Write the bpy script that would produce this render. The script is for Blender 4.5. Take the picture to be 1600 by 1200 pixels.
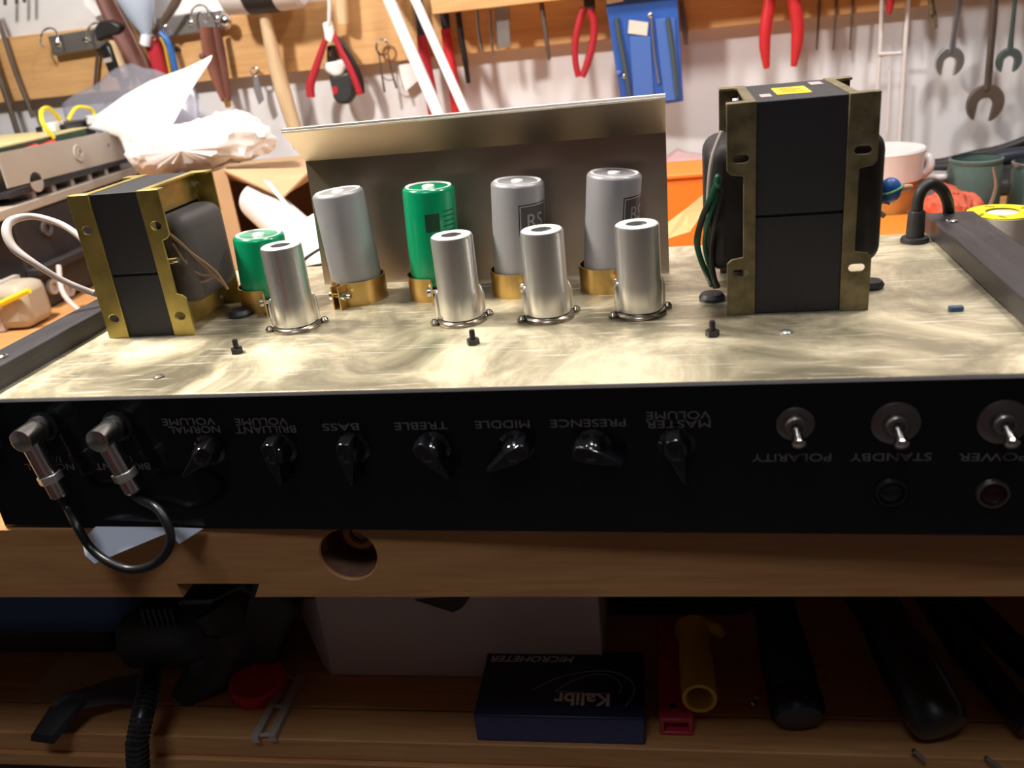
import bpy, bmesh, math, random
from mathutils import Vector, Matrix, Euler, noise

# ------------------------------------------------------------------ clear
for o in list(bpy.data.objects):
    bpy.data.objects.remove(o, do_unlink=True)
scene = bpy.context.scene
COL = scene.collection
R = math.radians
random.seed(7)

# ------------------------------------------------------------------ camera
# The amplifier's own frame: x along its panel, y into the bench, z up, origin at the
# lower left front corner.  The world is square to bench and wall; the amplifier sits
# turned by -TH on the bench.
TH = 0.0385
F_PX, PITCH, ROLL, YAW = 1347.27, 0.401674, -0.110501, -0.214589
CAM_C = Vector((0.370287, -0.369132, 0.242566))
H = 0.081665                                  # height of the amplifier chassis
RZ = Matrix.Rotation(-TH, 3, 'Z')
_f = Vector((math.sin(YAW) * math.cos(PITCH), math.cos(YAW) * math.cos(PITCH), -math.sin(PITCH)))
_r = Vector((math.cos(YAW), -math.sin(YAW), 0))
_u = _r.cross(_f)
_r2 = math.cos(ROLL) * _r + math.sin(ROLL) * _u
_u2 = -math.sin(ROLL) * _r + math.cos(ROLL) * _u
AX = {'C': (_r2, _u2, _f, CAM_C), 'W': (RZ @ _r2, RZ @ _u2, RZ @ _f, RZ @ CAM_C)}

cam_d = bpy.data.cameras.new('camera')
cam = bpy.data.objects.new('camera', cam_d)
COL.objects.link(cam)
scene.camera = cam
cr, cu_, cf, co = AX['W']
m = Matrix((cr, cu_, -cf)).transposed().to_4x4()
m.translation = co
cam.matrix_world = m
cam_d.sensor_fit = 'HORIZONTAL'
cam_d.sensor_width = 36.0
cam_d.lens = F_PX / 1600 * 36
cam_d.clip_start = 0.01
cam_d.clip_end = 30
cam_d.dof.use_dof = True
cam_d.dof.focus_distance = 0.55
cam_d.dof.aperture_fstop = 9.0

scene.view_settings.view_transform = 'Standard'
scene.view_settings.look = 'None'
scene.view_settings.gamma = 1
scene.view_settings.use_curve_mapping = False
scene.view_settings.exposure = 0.0

# ------------------------------------------------------------------ world and lamps
world = bpy.data.worlds.new('world')
scene.world = world
world.use_nodes = True
world.node_tree.nodes['Background'].inputs[0].default_value = (0.5, 0.55, 0.7, 1)
world.node_tree.nodes['Background'].inputs[1].default_value = 0.05


def lamp(name, loc, target, size, power, color, size_y=None, spread=None):
    d = bpy.data.lights.new(name, 'AREA')
    d.shape = 'DISK' if size_y is None else 'RECTANGLE'
    d.size = size
    if size_y is not None:
        d.size_y = size_y
    d.energy = power
    d.color = color
    if spread:
        d.spread = spread
    o = bpy.data.objects.new(name, d)
    COL.objects.link(o)
    o.location = loc
    o.rotation_euler = (Vector(target) - Vector(loc)).to_track_quat('-Z', 'Y').to_euler()
    return o


lamp('bench_lamp_left', (-0.22, 0.14, 0.70), (0.04, 0.24, 0.0), 0.09, 10.5, (1.0, 0.93, 0.83))
lamp('bench_lamp_middle', (0.36, 0.24, 0.88), (0.36, 0.50, 0.0), 0.12, 3.4, (1.0, 0.94, 0.87))
lamp('bench_lamp_right', (0.78, 0.26, 0.86), (0.72, 0.55, 0.0), 0.12, 4.4, (1.0, 0.94, 0.88))
lamp('room_lamp', (0.15, -0.82, 1.54), (0.15, 0.0, 0.0), 0.50, 6.2, (0.84, 0.90, 1.0), size_y=0.26)


# ------------------------------------------------------------------ pixel -> place
def at(px, py, frame='W', x=None, y=None, z=None):
    """The point of the plane x=, y= or z= (world or chassis frame) that the photo shows at this pixel."""
    a, b, c, o = AX[frame]
    d = c + a * ((px - 800) / F_PX) - b * ((py - 600) / F_PX)
    k, v = (0, x) if x is not None else (1, y) if y is not None else (2, z)
    return o + d * ((v - o[k]) / d[k])


def mpp(p, frame='W'):
    """Metres per pixel at a point."""
    a, b, c, o = AX[frame]
    return (Vector(p) - o).dot(c) / F_PX


# ------------------------------------------------------------------ materials
def nt(name):
    mt = bpy.data.materials.new(name)
    mt.use_nodes = True
    t = mt.node_tree
    return mt, t, t.nodes['Principled BSDF']


def mat(name, col, rough=0.5, metal=0.0, vary=0.0, scale=40, bump=0.0, bscale=200, spec=0.5, trans=0.0, alpha=1.0, stretch=(1, 1, 1), coat=0.0, rvary=0.0, sheen=0.0):
    mt, t, b = nt(name)
    N, L = t.nodes, t.links
    b.inputs['Base Color'].default_value = (*col, 1)
    b.inputs['Roughness'].default_value = rough
    b.inputs['Metallic'].default_value = metal
    b.inputs['Specular IOR Level'].default_value = spec
    b.inputs['Transmission Weight'].default_value = trans
    b.inputs['Alpha'].default_value = alpha
    b.inputs['Coat Weight'].default_value = coat
    b.inputs['Coat Roughness'].default_value = 0.08
    if vary or bump or rvary:
        tc = N.new('ShaderNodeTexCoord')
        mp = N.new('ShaderNodeMapping')
        mp.inputs['Scale'].default_value = stretch
        L.new(tc.outputs['Object'], mp.inputs['Vector'])
        ns = N.new('ShaderNodeTexNoise')
        ns.inputs['Scale'].default_value = scale
        ns.inputs['Detail'].default_value = 6
        L.new(mp.outputs['Vector'], ns.inputs['Vector'])
        if vary:
            rp = N.new('ShaderNodeValToRGB')
            rp.color_ramp.elements[0].position = 0.3
            rp.color_ramp.elements[1].position = 0.7
            rp.color_ramp.elements[0].color = (*[max(0, c * (1 - vary)) for c in col], 1)
            rp.color_ramp.elements[1].color = (*[min(1, c * (1 + vary)) for c in col], 1)
            L.new(ns.outputs['Fac'], rp.inputs['Fac'])
            L.new(rp.outputs['Color'], b.inputs['Base Color'])
        if rvary:
            mr = N.new('ShaderNodeMapRange')
            mr.inputs['From Min'].default_value = 0.3
            mr.inputs['From Max'].default_value = 0.7
            mr.inputs['To Min'].default_value = max(0.03, rough - rvary)
            mr.inputs['To Max'].default_value = min(1, rough + rvary)
            L.new(ns.outputs['Fac'], mr.inputs['Value'])
            L.new(mr.outputs['Result'], b.inputs['Roughness'])
        if bump:
            n2 = N.new('ShaderNodeTexNoise')
            n2.inputs['Scale'].default_value = bscale
            n2.inputs['Detail'].default_value = 4
            L.new(mp.outputs['Vector'], n2.inputs['Vector'])
            bp = N.new('ShaderNodeBump')
            bp.inputs['Strength'].default_value = bump
            bp.inputs['Distance'].default_value = 0.002
            L.new(n2.outputs['Fac'], bp.inputs['Height'])
            L.new(bp.outputs['Normal'], b.inputs['Normal'])
    return mt


def wood(name, c1, c2, scale=1.0, axis='X', rough=0.55, knots=False):
    mt, t, b = nt(name)
    N, L = t.nodes, t.links
    tc = N.new('ShaderNodeTexCoord')
    mp = N.new('ShaderNodeMapping')
    s = {'X': (1.2, 14, 14), 'Y': (14, 1.2, 14), 'Z': (14, 14, 1.2)}[axis]
    mp.inputs['Scale'].default_value = [k * scale for k in s]
    L.new(tc.outputs['Object'], mp.inputs['Vector'])
    n1 = N.new('ShaderNodeTexNoise')
    n1.inputs['Scale'].default_value = 4
    n1.inputs['Detail'].default_value = 5
    n1.inputs['Distortion'].default_value = 1.2
    L.new(mp.outputs['Vector'], n1.inputs['Vector'])
    n2 = N.new('ShaderNodeTexNoise')
    n2.inputs['Scale'].default_value = 22
    n2.inputs['Detail'].default_value = 3
    L.new(mp.outputs['Vector'], n2.inputs['Vector'])
    mx = N.new('ShaderNodeMix')
    mx.inputs[0].default_value = 0.35
    L.new(n1.outputs['Fac'], mx.inputs[2])
    L.new(n2.outputs['Fac'], mx.inputs[3])
    rp = N.new('ShaderNodeValToRGB')
    rp.color_ramp.elements[0].position = 0.32
    rp.color_ramp.elements[1].position = 0.66
    rp.color_ramp.elements[0].color = (*c2, 1)
    rp.color_ramp.elements[1].color = (*c1, 1)
    L.new(mx.outputs[0], rp.inputs['Fac'])
    L.new(rp.outputs['Color'], b.inputs['Base Color'])
    b.inputs['Roughness'].default_value = rough
    bp = N.new('ShaderNodeBump')
    bp.inputs['Strength'].default_value = 0.25
    bp.inputs['Distance'].default_value = 0.001
    L.new(mx.outputs[0], bp.inputs['Height'])
    L.new(bp.outputs['Normal'], b.inputs['Normal'])
    return mt


def chassis_metal(name):
    """Yellow passivated zinc plate, blotched and scratched."""
    mt, t, b = nt(name)
    N, L = t.nodes, t.links
    tc = N.new('ShaderNodeTexCoord')
    n1 = N.new('ShaderNodeTexNoise')
    n1.inputs['Scale'].default_value = 13
    n1.inputs['Detail'].default_value = 8
    n1.inputs['Roughness'].default_value = 0.7
    n1.inputs['Distortion'].default_value = 0.8
    L.new(tc.outputs['Object'], n1.inputs['Vector'])
    mp = N.new('ShaderNodeMapping')
    mp.inputs['Rotation'].default_value = (0, 0, R(-35))
    mp.inputs['Scale'].default_value = (3, 40, 1)
    L.new(tc.outputs['Object'], mp.inputs['Vector'])
    n2 = N.new('ShaderNodeTexNoise')
    n2.inputs['Scale'].default_value = 9
    n2.inputs['Detail'].default_value = 5
    L.new(mp.outputs['Vector'], n2.inputs['Vector'])
    rp = N.new('ShaderNodeValToRGB')
    e = rp.color_ramp.elements
    e[0].position, e[0].color = 0.38, (0.36, 0.32, 0.22, 1)
    e[1].position, e[1].color = 0.62, (0.88, 0.80, 0.58, 1)
    x = e.new(0.5)
    x.color = (0.60, 0.53, 0.37, 1)
    L.new(n1.outputs['Fac'], rp.inputs['Fac'])
    r2 = N.new('ShaderNodeValToRGB')
    r2.color_ramp.elements[0].position = 0.60
    r2.color_ramp.elements[0].color = (0, 0, 0, 1)
    r2.color_ramp.elements[1].position = 0.68
    r2.color_ramp.elements[1].color = (1, 1, 1, 1)
    L.new(n2.outputs['Fac'], r2.inputs['Fac'])
    mx = N.new('ShaderNodeMix')
    mx.data_type = 'RGBA'
    L.new(r2.outputs['Color'], mx.inputs[0])
    L.new(rp.outputs['Color'], mx.inputs[6])
    mx.inputs[7].default_value = (0.88, 0.82, 0.66, 1)
    L.new(mx.outputs[2], b.inputs['Base Color'])
    b.inputs['Metallic'].default_value = 0.70
    mr = N.new('ShaderNodeMapRange')
    mr.inputs['From Min'].default_value = 0.35
    mr.inputs['From Max'].default_value = 0.65
    mr.inputs['To Min'].default_value = 0.34
    mr.inputs['To Max'].default_value = 0.52
    L.new(n1.outputs['Fac'], mr.inputs['Value'])
    L.new(mr.outputs['Result'], b.inputs['Roughness'])
    bp = N.new('ShaderNodeBump')
    bp.inputs['Strength'].default_value = 0.12
    bp.inputs['Distance'].default_value = 0.001
    L.new(n1.outputs['Fac'], bp.inputs['Height'])
    L.new(bp.outputs['Normal'], b.inputs['Normal'])
    return mt


def lamination(name):
    mt, t, b = nt(name)
    N, L = t.nodes, t.links
    tc = N.new('ShaderNodeTexCoord')
    w = N.new('ShaderNodeTexWave')
    w.bands_direction = 'X'
    w.inputs['Scale'].default_value = 380
    w.inputs['Distortion'].default_value = 0.6
    L.new(tc.outputs['Object'], w.inputs['Vector'])
    rp = N.new('ShaderNodeValToRGB')
    rp.color_ramp.elements[0].color = (0.012, 0.012, 0.016, 1)
    rp.color_ramp.elements[1].color = (0.022, 0.022, 0.027, 1)
    L.new(w.outputs['Fac'], rp.inputs['Fac'])
    L.new(rp.outputs['Color'], b.inputs['Base Color'])
    b.inputs['Roughness'].default_value = 0.6
    bp = N.new('ShaderNodeBump')
    bp.inputs['Strength'].default_value = 0.15
    bp.inputs['Distance'].default_value = 0.0005
    L.new(w.outputs['Fac'], bp.inputs['Height'])
    L.new(bp.outputs['Normal'], b.inputs['Normal'])
    return mt


M = {}
M['wall'] = mat('wall_paint', (0.73, 0.73, 0.76), 0.75, vary=0.06, scale=3, bump=0.1, bscale=60)
M['ceil'] = mat('ceiling_paint', (0.55, 0.54, 0.52), 0.85)
M['dimwall'] = mat('far_wall_paint', (0.36, 0.34, 0.33), 0.8)
M['reflection_red'] = mat('reflection_red_paint', (0.42, 0.03, 0.035), 0.5, vary=0.1, scale=6)
M['floor'] = mat('concrete', (0.16, 0.15, 0.14), 0.8, vary=0.2, scale=6)
M['pine'] = wood('pine', (0.72, 0.43, 0.19), (0.56, 0.30, 0.115), 1.0)
M['pine_b'] = wood('bench_pine', (0.62, 0.32, 0.12), (0.44, 0.19, 0.065), 1.0)
M['pine_z'] = wood('handle_wood', (0.74, 0.56, 0.36), (0.58, 0.40, 0.22), 2.0, 'Z')
M['pale_wood'] = wood('pale_wood', (0.66, 0.52, 0.38), (0.50, 0.37, 0.25), 2.0, 'Y')
M['dark_wood'] = wood('dark_wood', (0.17, 0.08, 0.055), (0.10, 0.045, 0.035), 2.0, 'Z', 0.45)
M['hole_shade'] = mat('shaded_hole_wood', (0.22, 0.10, 0.06), 0.7, vary=0.3, scale=60)  # wood darkened to carry the shade inside the hole
M['black_wood'] = wood('black_stained_wood', (0.05, 0.046, 0.052), (0.024, 0.022, 0.026), 1.5, 'Y', 0.42)
M['chassis'] = chassis_metal('zinc_plate')
M['edge'] = mat('bare_lit_edge', (0.85, 0.81, 0.76), 0.5, 0.3)
M['panel'] = mat('black_gloss_panel', (0.006, 0.006, 0.007), 0.12, 0.0, spec=0.5)
M['ink'] = mat('grey_print', (0.15, 0.13, 0.13), 0.5)
M['knob'] = mat('black_bakelite', (0.006, 0.006, 0.008), 0.10, spec=1.0)
M['chrome'] = mat('chrome', (0.80, 0.78, 0.76), 0.12, 1.0)
M['nickel'] = mat('nickel', (0.62, 0.60, 0.57), 0.22, 1.0)
M['satin'] = mat('satin_aluminium', (0.88, 0.86, 0.83), 0.30, 0.9, rvary=0.05, scale=30, stretch=(1, 1, 0.1))
M['alu'] = mat('grey_aluminium_sleeve', (0.34, 0.33, 0.345), 0.42, 0.3)
M['alutop'] = mat('bright_aluminium', (0.92, 0.90, 0.87), 0.5, 0.35)
M['green'] = mat('green_sleeve', (0.0, 0.27, 0.11), 0.22, 0.0, coat=0.4)
M['greenink'] = mat('dark_green_print', (0.0, 0.045, 0.022), 0.35)
M['brass'] = mat('brass', (0.62, 0.42, 0.16), 0.35, 1.0, vary=0.15, scale=60)
M['olive'] = mat('yellow_passivated_steel', (0.50, 0.39, 0.12), 0.42, 0.85, vary=0.3, scale=45)
M['olive_dark'] = mat('aged_passivated_steel', (0.20, 0.165, 0.09), 0.5, 0.6, vary=0.45, scale=90)
M['dullalu'] = mat('dull_aluminium_sheet', (0.47, 0.39, 0.32), 0.38, 0.9, vary=0.16, scale=9, rvary=0.06)
M['lam'] = lamination('laminated_steel')
M['coil'] = mat('dark_coil_tape', (0.011, 0.009, 0.010), 0.55)
M['coil_grey'] = mat('grey_coil_tape', (0.075, 0.065, 0.065), 0.65)
M['label_y'] = mat('yellow_label', (0.90, 0.72, 0.01), 0.5)
M['label_print'] = mat('label_print', (0.40, 0.26, 0.0), 0.5)
M['label_w'] = mat('pale_print', (0.45, 0.38, 0.36), 0.6)
M['black'] = mat('black_plastic', (0.012, 0.012, 0.013), 0.35)
M['rubber'] = mat('black_rubber', (0.018, 0.017, 0.018), 0.5)
M['blackm'] = mat('black_metal', (0.03, 0.028, 0.03), 0.4, 0.3)
M['dark'] = mat('dark_grey_plastic', (0.03, 0.031, 0.034), 0.45, vary=0.2, scale=30)
M['bluegrey'] = mat('blue_grey_plastic', (0.035, 0.05, 0.06), 0.4)
M['steel'] = mat('steel', (0.50, 0.48, 0.48), 0.35, 0.9, vary=0.1, scale=30)
M['bluesteel'] = mat('chromed_steel', (0.50, 0.53, 0.58), 0.30, 0.9)
M['oldsteel'] = mat('brown_old_steel', (0.16, 0.125, 0.105), 0.5, 0.6, vary=0.2, scale=25)
M['flange'] = mat('dark_bright_steel', (0.30, 0.26, 0.21), 0.25, 0.95)
M['jarfill'] = mat('dark_green_contents', (0.03, 0.06, 0.05), 0.5)
M['greensteel'] = mat('dark_green_steel', (0.12, 0.17, 0.17), 0.4, 0.6)
M['white'] = mat('white_plastic', (0.66, 0.64, 0.64), 0.45)
M['whitegloss'] = mat('white_gloss', (0.76, 0.75, 0.76), 0.25)
M['wire_white'] = mat('white_coated_wire', (0.70, 0.66, 0.65), 0.4)
M['paper'] = mat('white_paper', (0.88, 0.88, 0.90), 0.85)
M['bluepaper'] = mat('blue_white_paper', (0.74, 0.80, 0.92), 0.8)
M['bottleblue'] = mat('pale_blue_plastic', (0.42, 0.52, 0.68), 0.35)
M['crumple'] = mat('crumpled_white_paper', (0.86, 0.83, 0.84), 0.8)
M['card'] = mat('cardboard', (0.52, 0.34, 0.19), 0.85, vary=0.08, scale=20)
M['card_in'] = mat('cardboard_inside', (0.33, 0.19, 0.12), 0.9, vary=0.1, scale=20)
M['red'] = mat('red_grip', (0.42, 0.020, 0.034), 0.38)
M['red_b'] = mat('bright_red_grip', (0.56, 0.024, 0.030), 0.4)
M['redp'] = mat('red_plastic', (0.52, 0.02, 0.03), 0.4)
M['pinkred'] = mat('pink_red_plastic', (0.50, 0.035, 0.06), 0.4)
M['leather'] = mat('brown_leather', (0.15, 0.055, 0.045), 0.5, vary=0.2, scale=25)
M['leather_b'] = mat('reddish_brown_leather', (0.21, 0.075, 0.05), 0.5, vary=0.2, scale=25)
M['blue'] = mat('blue_plastic_film', (0.035, 0.11, 0.42), 0.3, vary=0.15, scale=25)
M['blue_l'] = mat('light_blue_film', (0.08, 0.17, 0.50), 0.25)
M['blue_h'] = mat('blue_handle', (0.02, 0.13, 0.42), 0.4)
M['navy'] = mat('navy_metal', (0.015, 0.022, 0.04), 0.45)
M['yellow'] = mat('yellow_plastic', (0.85, 0.66, 0.02), 0.4)
M['yellow_d'] = mat('ochre_plastic', (0.60, 0.36, 0.03), 0.45)
M['neon'] = mat('yellow_card_disc', (0.92, 0.82, 0.01), 0.5)
M['spool'] = mat('pale_spool_rim', (0.70, 0.66, 0.58), 0.5)
M['beige'] = mat('beige_paint', (0.42, 0.36, 0.28), 0.55, vary=0.05, scale=20)
M['greige'] = mat('grey_device_paint', (0.40, 0.345, 0.29), 0.5, vary=0.06, scale=20)
M['gear'] = mat('dark_gear_paint', (0.028, 0.025, 0.027), 0.5)
M['pcb'] = mat('green_circuit_board', (0.02, 0.075, 0.03), 0.45, vary=0.2, scale=90)
M['pcbedge'] = mat('board_edge', (0.62, 0.53, 0.26), 0.5)
M['orange'] = mat('orange_plastic', (0.98, 0.25, 0.03), 0.45)
M['amber'] = mat('amber_tub_plastic', (0.55, 0.32, 0.09), 0.3, vary=0.15, scale=18)
M['pink'] = mat('pink_film', (0.80, 0.52, 0.53), 0.35, alpha=0.8)
M['tan'] = mat('tan_strap', (0.60, 0.44, 0.18), 0.6)
M['ballblue'] = mat('blue_cap', (0.03, 0.12, 0.42), 0.4)
M['lime'] = mat('green_wire', (0.18, 0.45, 0.20), 0.4)
M['dkgreen'] = mat('dark_green_wire', (0.005, 0.07, 0.035), 0.3)
M['skin'] = mat('tan_plug', (0.70, 0.36, 0.22), 0.5)
M['brownwire'] = mat('brown_wire', (0.24, 0.15, 0.09), 0.5)
M['greywire'] = mat('grey_sleeve', (0.50, 0.44, 0.42), 0.38)
M['ragred'] = mat('red_orange_cloth', (0.62, 0.12, 0.065), 0.8, vary=0.25, scale=40)
M['bluebox'] = mat('dark_blue_card', (0.018, 0.020, 0.055), 0.4, vary=0.1, scale=40)
M['boxblue2'] = mat('blue_card_side', (0.035, 0.042, 0.13), 0.45)
M['boxink'] = mat('pale_box_print', (0.80, 0.76, 0.74), 0.5)
M['boxline'] = mat('thin_box_print', (0.30, 0.30, 0.33), 0.5)
M['whitebox'] = mat('white_carton', (0.62, 0.55, 0.53), 0.7, vary=0.04, scale=8)
M['toolblue'] = mat('blue_tool_case', (0.03, 0.11, 0.28), 0.4)
M['gripblue'] = mat('dark_blue_grip', (0.010, 0.016, 0.04), 0.4)
M['lens_red'] = mat('red_lens', (0.025, 0.002, 0.004), 0.15)
M['lens_dark'] = mat('dark_lens', (0.008, 0.009, 0.012), 0.15)
M['washer'] = mat('dull_nut', (0.24, 0.22, 0.21), 0.3, 0.9)
M['bulletblue'] = mat('blue_screw', (0.06, 0.12, 0.22), 0.4, 0.3)


def film(name, col, trans=0.75):
    """Thin clear plastic: part see-through, part glossy."""
    mt, t, b = nt(name)
    N, L = t.nodes, t.links
    tr = N.new('ShaderNodeBsdfTransparent')
    tr.inputs[0].default_value = (*col, 1)
    ms = N.new('ShaderNodeMixShader')
    ms.inputs[0].default_value = 1 - trans
    b.inputs['Base Color'].default_value = (*col, 1)
    b.inputs['Roughness'].default_value = 0.18
    L.new(tr.outputs[0], ms.inputs[1])
    L.new(b.outputs[0], ms.inputs[2])
    L.new(ms.outputs[0], N['Material Output'].inputs['Surface'])
    return mt


M['bag'] = film('clear_bag_film', (0.70, 0.70, 0.78), 0.78)
M['jar'] = film('green_tinted_glass', (0.20, 0.30, 0.27), 0.5)
M['clear'] = film('clear_plastic', (0.75, 0.68, 0.62), 0.55)


# ------------------------------------------------------------------ geometry helpers
class MB:
    def __init__(s):
        s.v, s.f, s.m = [], [], []

    def add(s, vs, fs, m=0):
        n = len(s.v)
        s.v += [Vector(p) for p in vs]
        s.f += [tuple(i + n for i in f) for f in fs]
        s.m += [m] * len(fs)
        return s

    def box(s, x0, x1, y0, y1, z0, z1, m=0):
        vs = [(x, y, z) for z in (z0, z1) for y in (y0, y1) for x in (x0, x1)]
        return s.add(vs, [(0, 2, 3, 1), (4, 5, 7, 6), (0, 1, 5, 4), (2, 6, 7, 3), (0, 4, 6, 2), (1, 3, 7, 5)], m)

    def obox(s, c, size, rot=(0, 0, 0), m=0):
        r = Euler(rot).to_matrix()
        vs = [Vector(c) + r @ Vector((x * size[0] / 2, y * size[1] / 2, z * size[2] / 2)) for z in (-1, 1) for y in (-1, 1) for x in (-1, 1)]
        return s.add(vs, [(0, 2, 3, 1), (4, 5, 7, 6), (0, 1, 5, 4), (2, 6, 7, 3), (0, 4, 6, 2), (1, 3, 7, 5)], m)

    def hexa(s, a, b, m=0):
        """Eight corners: quad a (4 points) and quad b facing it."""
        return s.add(list(a) + list(b), [(3, 2, 1, 0), (4, 5, 6, 7), (0, 1, 5, 4), (1, 2, 6, 5), (2, 3, 7, 6), (3, 0, 4, 7)], m)

    def lathe(s, prof, o=(0, 0, 0), axis=(0, 0, 1), n=32, m=0, cap0=True, cap1=True, start=0.0):
        ax = Vector(axis).normalized()
        q = ax.to_track_quat('Z', 'Y').to_matrix()
        o = Vector(o)
        vs, fs = [], []
        for r, h in prof:
            for k in range(n):
                a = start + 2 * math.pi * k / n
                vs.append(o + q @ Vector((r * math.cos(a), r * math.sin(a), h)))
        for i in range(len(prof) - 1):
            for k in range(n):
                k2 = (k + 1) % n
                fs.append((i * n + k, i * n + k2, (i + 1) * n + k2, (i + 1) * n + k))
        if cap0:
            fs.append(tuple(range(n))[::-1])
        if cap1:
            b = (len(prof) - 1) * n
            fs.append(tuple(b + k for k in range(n)))
        return s.add(vs, fs, m)

    def cyl(s, p0, p1, r0, r1=None, n=20, m=0):
        p0, p1 = Vector(p0), Vector(p1)
        return s.lathe([(r0, 0), (r0 if r1 is None else r1, (p1 - p0).length)], p0, p1 - p0, n, m)

    def tube(s, pts, r, n=10, m=0, sub=6, flat=1.0, caps=True):
        pts = [Vector(p) for p in pts]
        rs = list(r) if isinstance(r, (list, tuple)) else [r] * len(pts)
        P, Q = [], []
        if sub > 1 and len(pts) > 2:
            for i in range(len(pts) - 1):
                a, b = pts[max(i - 1, 0)], pts[i]
                c, d = pts[i + 1], pts[min(i + 2, len(pts) - 1)]
                for k in range(sub):
                    t = k / sub
                    P.append(0.5 * ((2 * b) + (c - a) * t + (2 * a - 5 * b + 4 * c - d) * t * t + (3 * b - a - 3 * c + d) * t ** 3))
                    Q.append(rs[i] + (rs[i + 1] - rs[i]) * t)
            P.append(pts[-1])
            Q.append(rs[-1])
        else:
            P, Q = pts, rs
        vs, fs = [], []
        t0 = (P[1] - P[0]).normalized()
        u = t0.orthogonal().normalized()
        for i, p in enumerate(P):
            t = (P[min(i + 1, len(P) - 1)] - P[max(i - 1, 0)]).normalized()
            u = (u - t * u.dot(t)).normalized()
            w = t.cross(u)
            for k in range(n):
                a = 2 * math.pi * k / n
                vs.append(p + (u * math.cos(a) + w * math.sin(a) * flat) * Q[i])
        for i in range(len(P) - 1):
            for k in range(n):
                k2 = (k + 1) % n
                fs.append((i * n + k, i * n + k2, (i + 1) * n + k2, (i + 1) * n + k))
        if caps:
            fs.append(tuple(range(n))[::-1])
            b = (len(P) - 1) * n
            fs.append(tuple(b + k for k in range(n)))
        return s.add(vs, fs, m)

    def prism(s, pts, d, m=0):
        """Polygon of 3D points pushed along vector d."""
        pts = [Vector(p) for p in pts]
        n, d = len(pts), Vector(d)
        fs = [tuple(range(n))[::-1], tuple(range(n, 2 * n))]
        fs += [(i, (i + 1) % n, n + (i + 1) % n, n + i) for i in range(n)]
        return s.add(pts + [p + d for p in pts], fs, m)

    def ball(s, c, r, n=20, rings=12, m=0):
        rx, ry, rz = (r, r, r) if isinstance(r, (int, float)) else r
        vs, fs = [], []
        for i in range(rings + 1):
            a = math.pi * i / rings
            for k in range(n):
                b = 2 * math.pi * k / n
                vs.append(Vector(c) + Vector((rx * math.sin(a) * math.cos(b), ry * math.sin(a) * math.sin(b), rz * math.cos(a))))
        for i in range(rings):
            for k in range(n):
                k2 = (k + 1) % n
                fs.append((i * n + k, (i + 1) * n + k, (i + 1) * n + k2, i * n + k2))
        return s.add(vs, fs, m)

    def xf(s, fn, since=0):
        for i in range(since, len(s.v)):
            s.v[i] = Vector(fn(s.v[i]))
        return s

    def plate(s, contours, d, fn, m=0):
        """2D contours (the first the outline, the rest holes or further shapes), d thick, mapped by fn(u, v, w)."""
        vs, fs = plate_mesh(contours, d)
        return s.add([fn(*p) for p in vs], fs, m)


def plate_mesh(contours, d):
    cu = bpy.data.curves.new('outline', 'CURVE')
    cu.dimensions = '2D'
    cu.fill_mode = 'BOTH'
    cu.extrude = d / 2
    for c in contours:
        sp = cu.splines.new('POLY')
        sp.points.add(len(c) - 1)
        for p, q in zip(sp.points, c):
            p.co = (q[0], q[1], 0, 1)
        sp.use_cyclic_u = True
    return _curve_out(cu)


def text_mesh(txt, size, d=0.0002, sx=1.0, shear=0.0, align='CENTER', spacing=1.0, offset=0.0):
    cu = bpy.data.curves.new('lettering', 'FONT')
    cu.body = txt
    cu.size = size
    cu.extrude = d / 2
    cu.shear = shear
    cu.offset = offset
    cu.align_x = align
    cu.space_character = spacing
    cu.resolution_u = 4
    vs, fs = _curve_out(cu)
    return [(v[0] * sx, v[1], v[2]) for v in vs], fs


def _curve_out(cu):
    o = bpy.data.objects.new('tmp', cu)
    COL.objects.link(o)
    dg = bpy.context.evaluated_depsgraph_get()
    me = o.evaluated_get(dg).to_mesh()
    vs = [tuple(v.co) for v in me.vertices]
    fs = [tuple(p.vertices) for p in me.polygons]
    o.evaluated_get(dg).to_mesh_clear()
    bpy.data.objects.remove(o)
    bpy.data.curves.remove(cu)
    return vs, fs


def circle(cx, cy, r, n=24, rx=None):
    return [(cx + (rx or r) * math.cos(2 * math.pi * k / n), cy + r * math.sin(2 * math.pi * k / n)) for k in range(n)]


def slot(cx, cy, w, h, n=8):
    r = h / 2
    a = [(cx + w / 2 - r + r * math.sin(math.pi * k / n), cy + r * math.cos(math.pi * k / n)) for k in range(n + 1)]
    b = [(cx - w / 2 + r - r * math.sin(math.pi * k / n), cy - r * math.cos(math.pi * k / n)) for k in range(n + 1)]
    return a + b


OFF = {}


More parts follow.
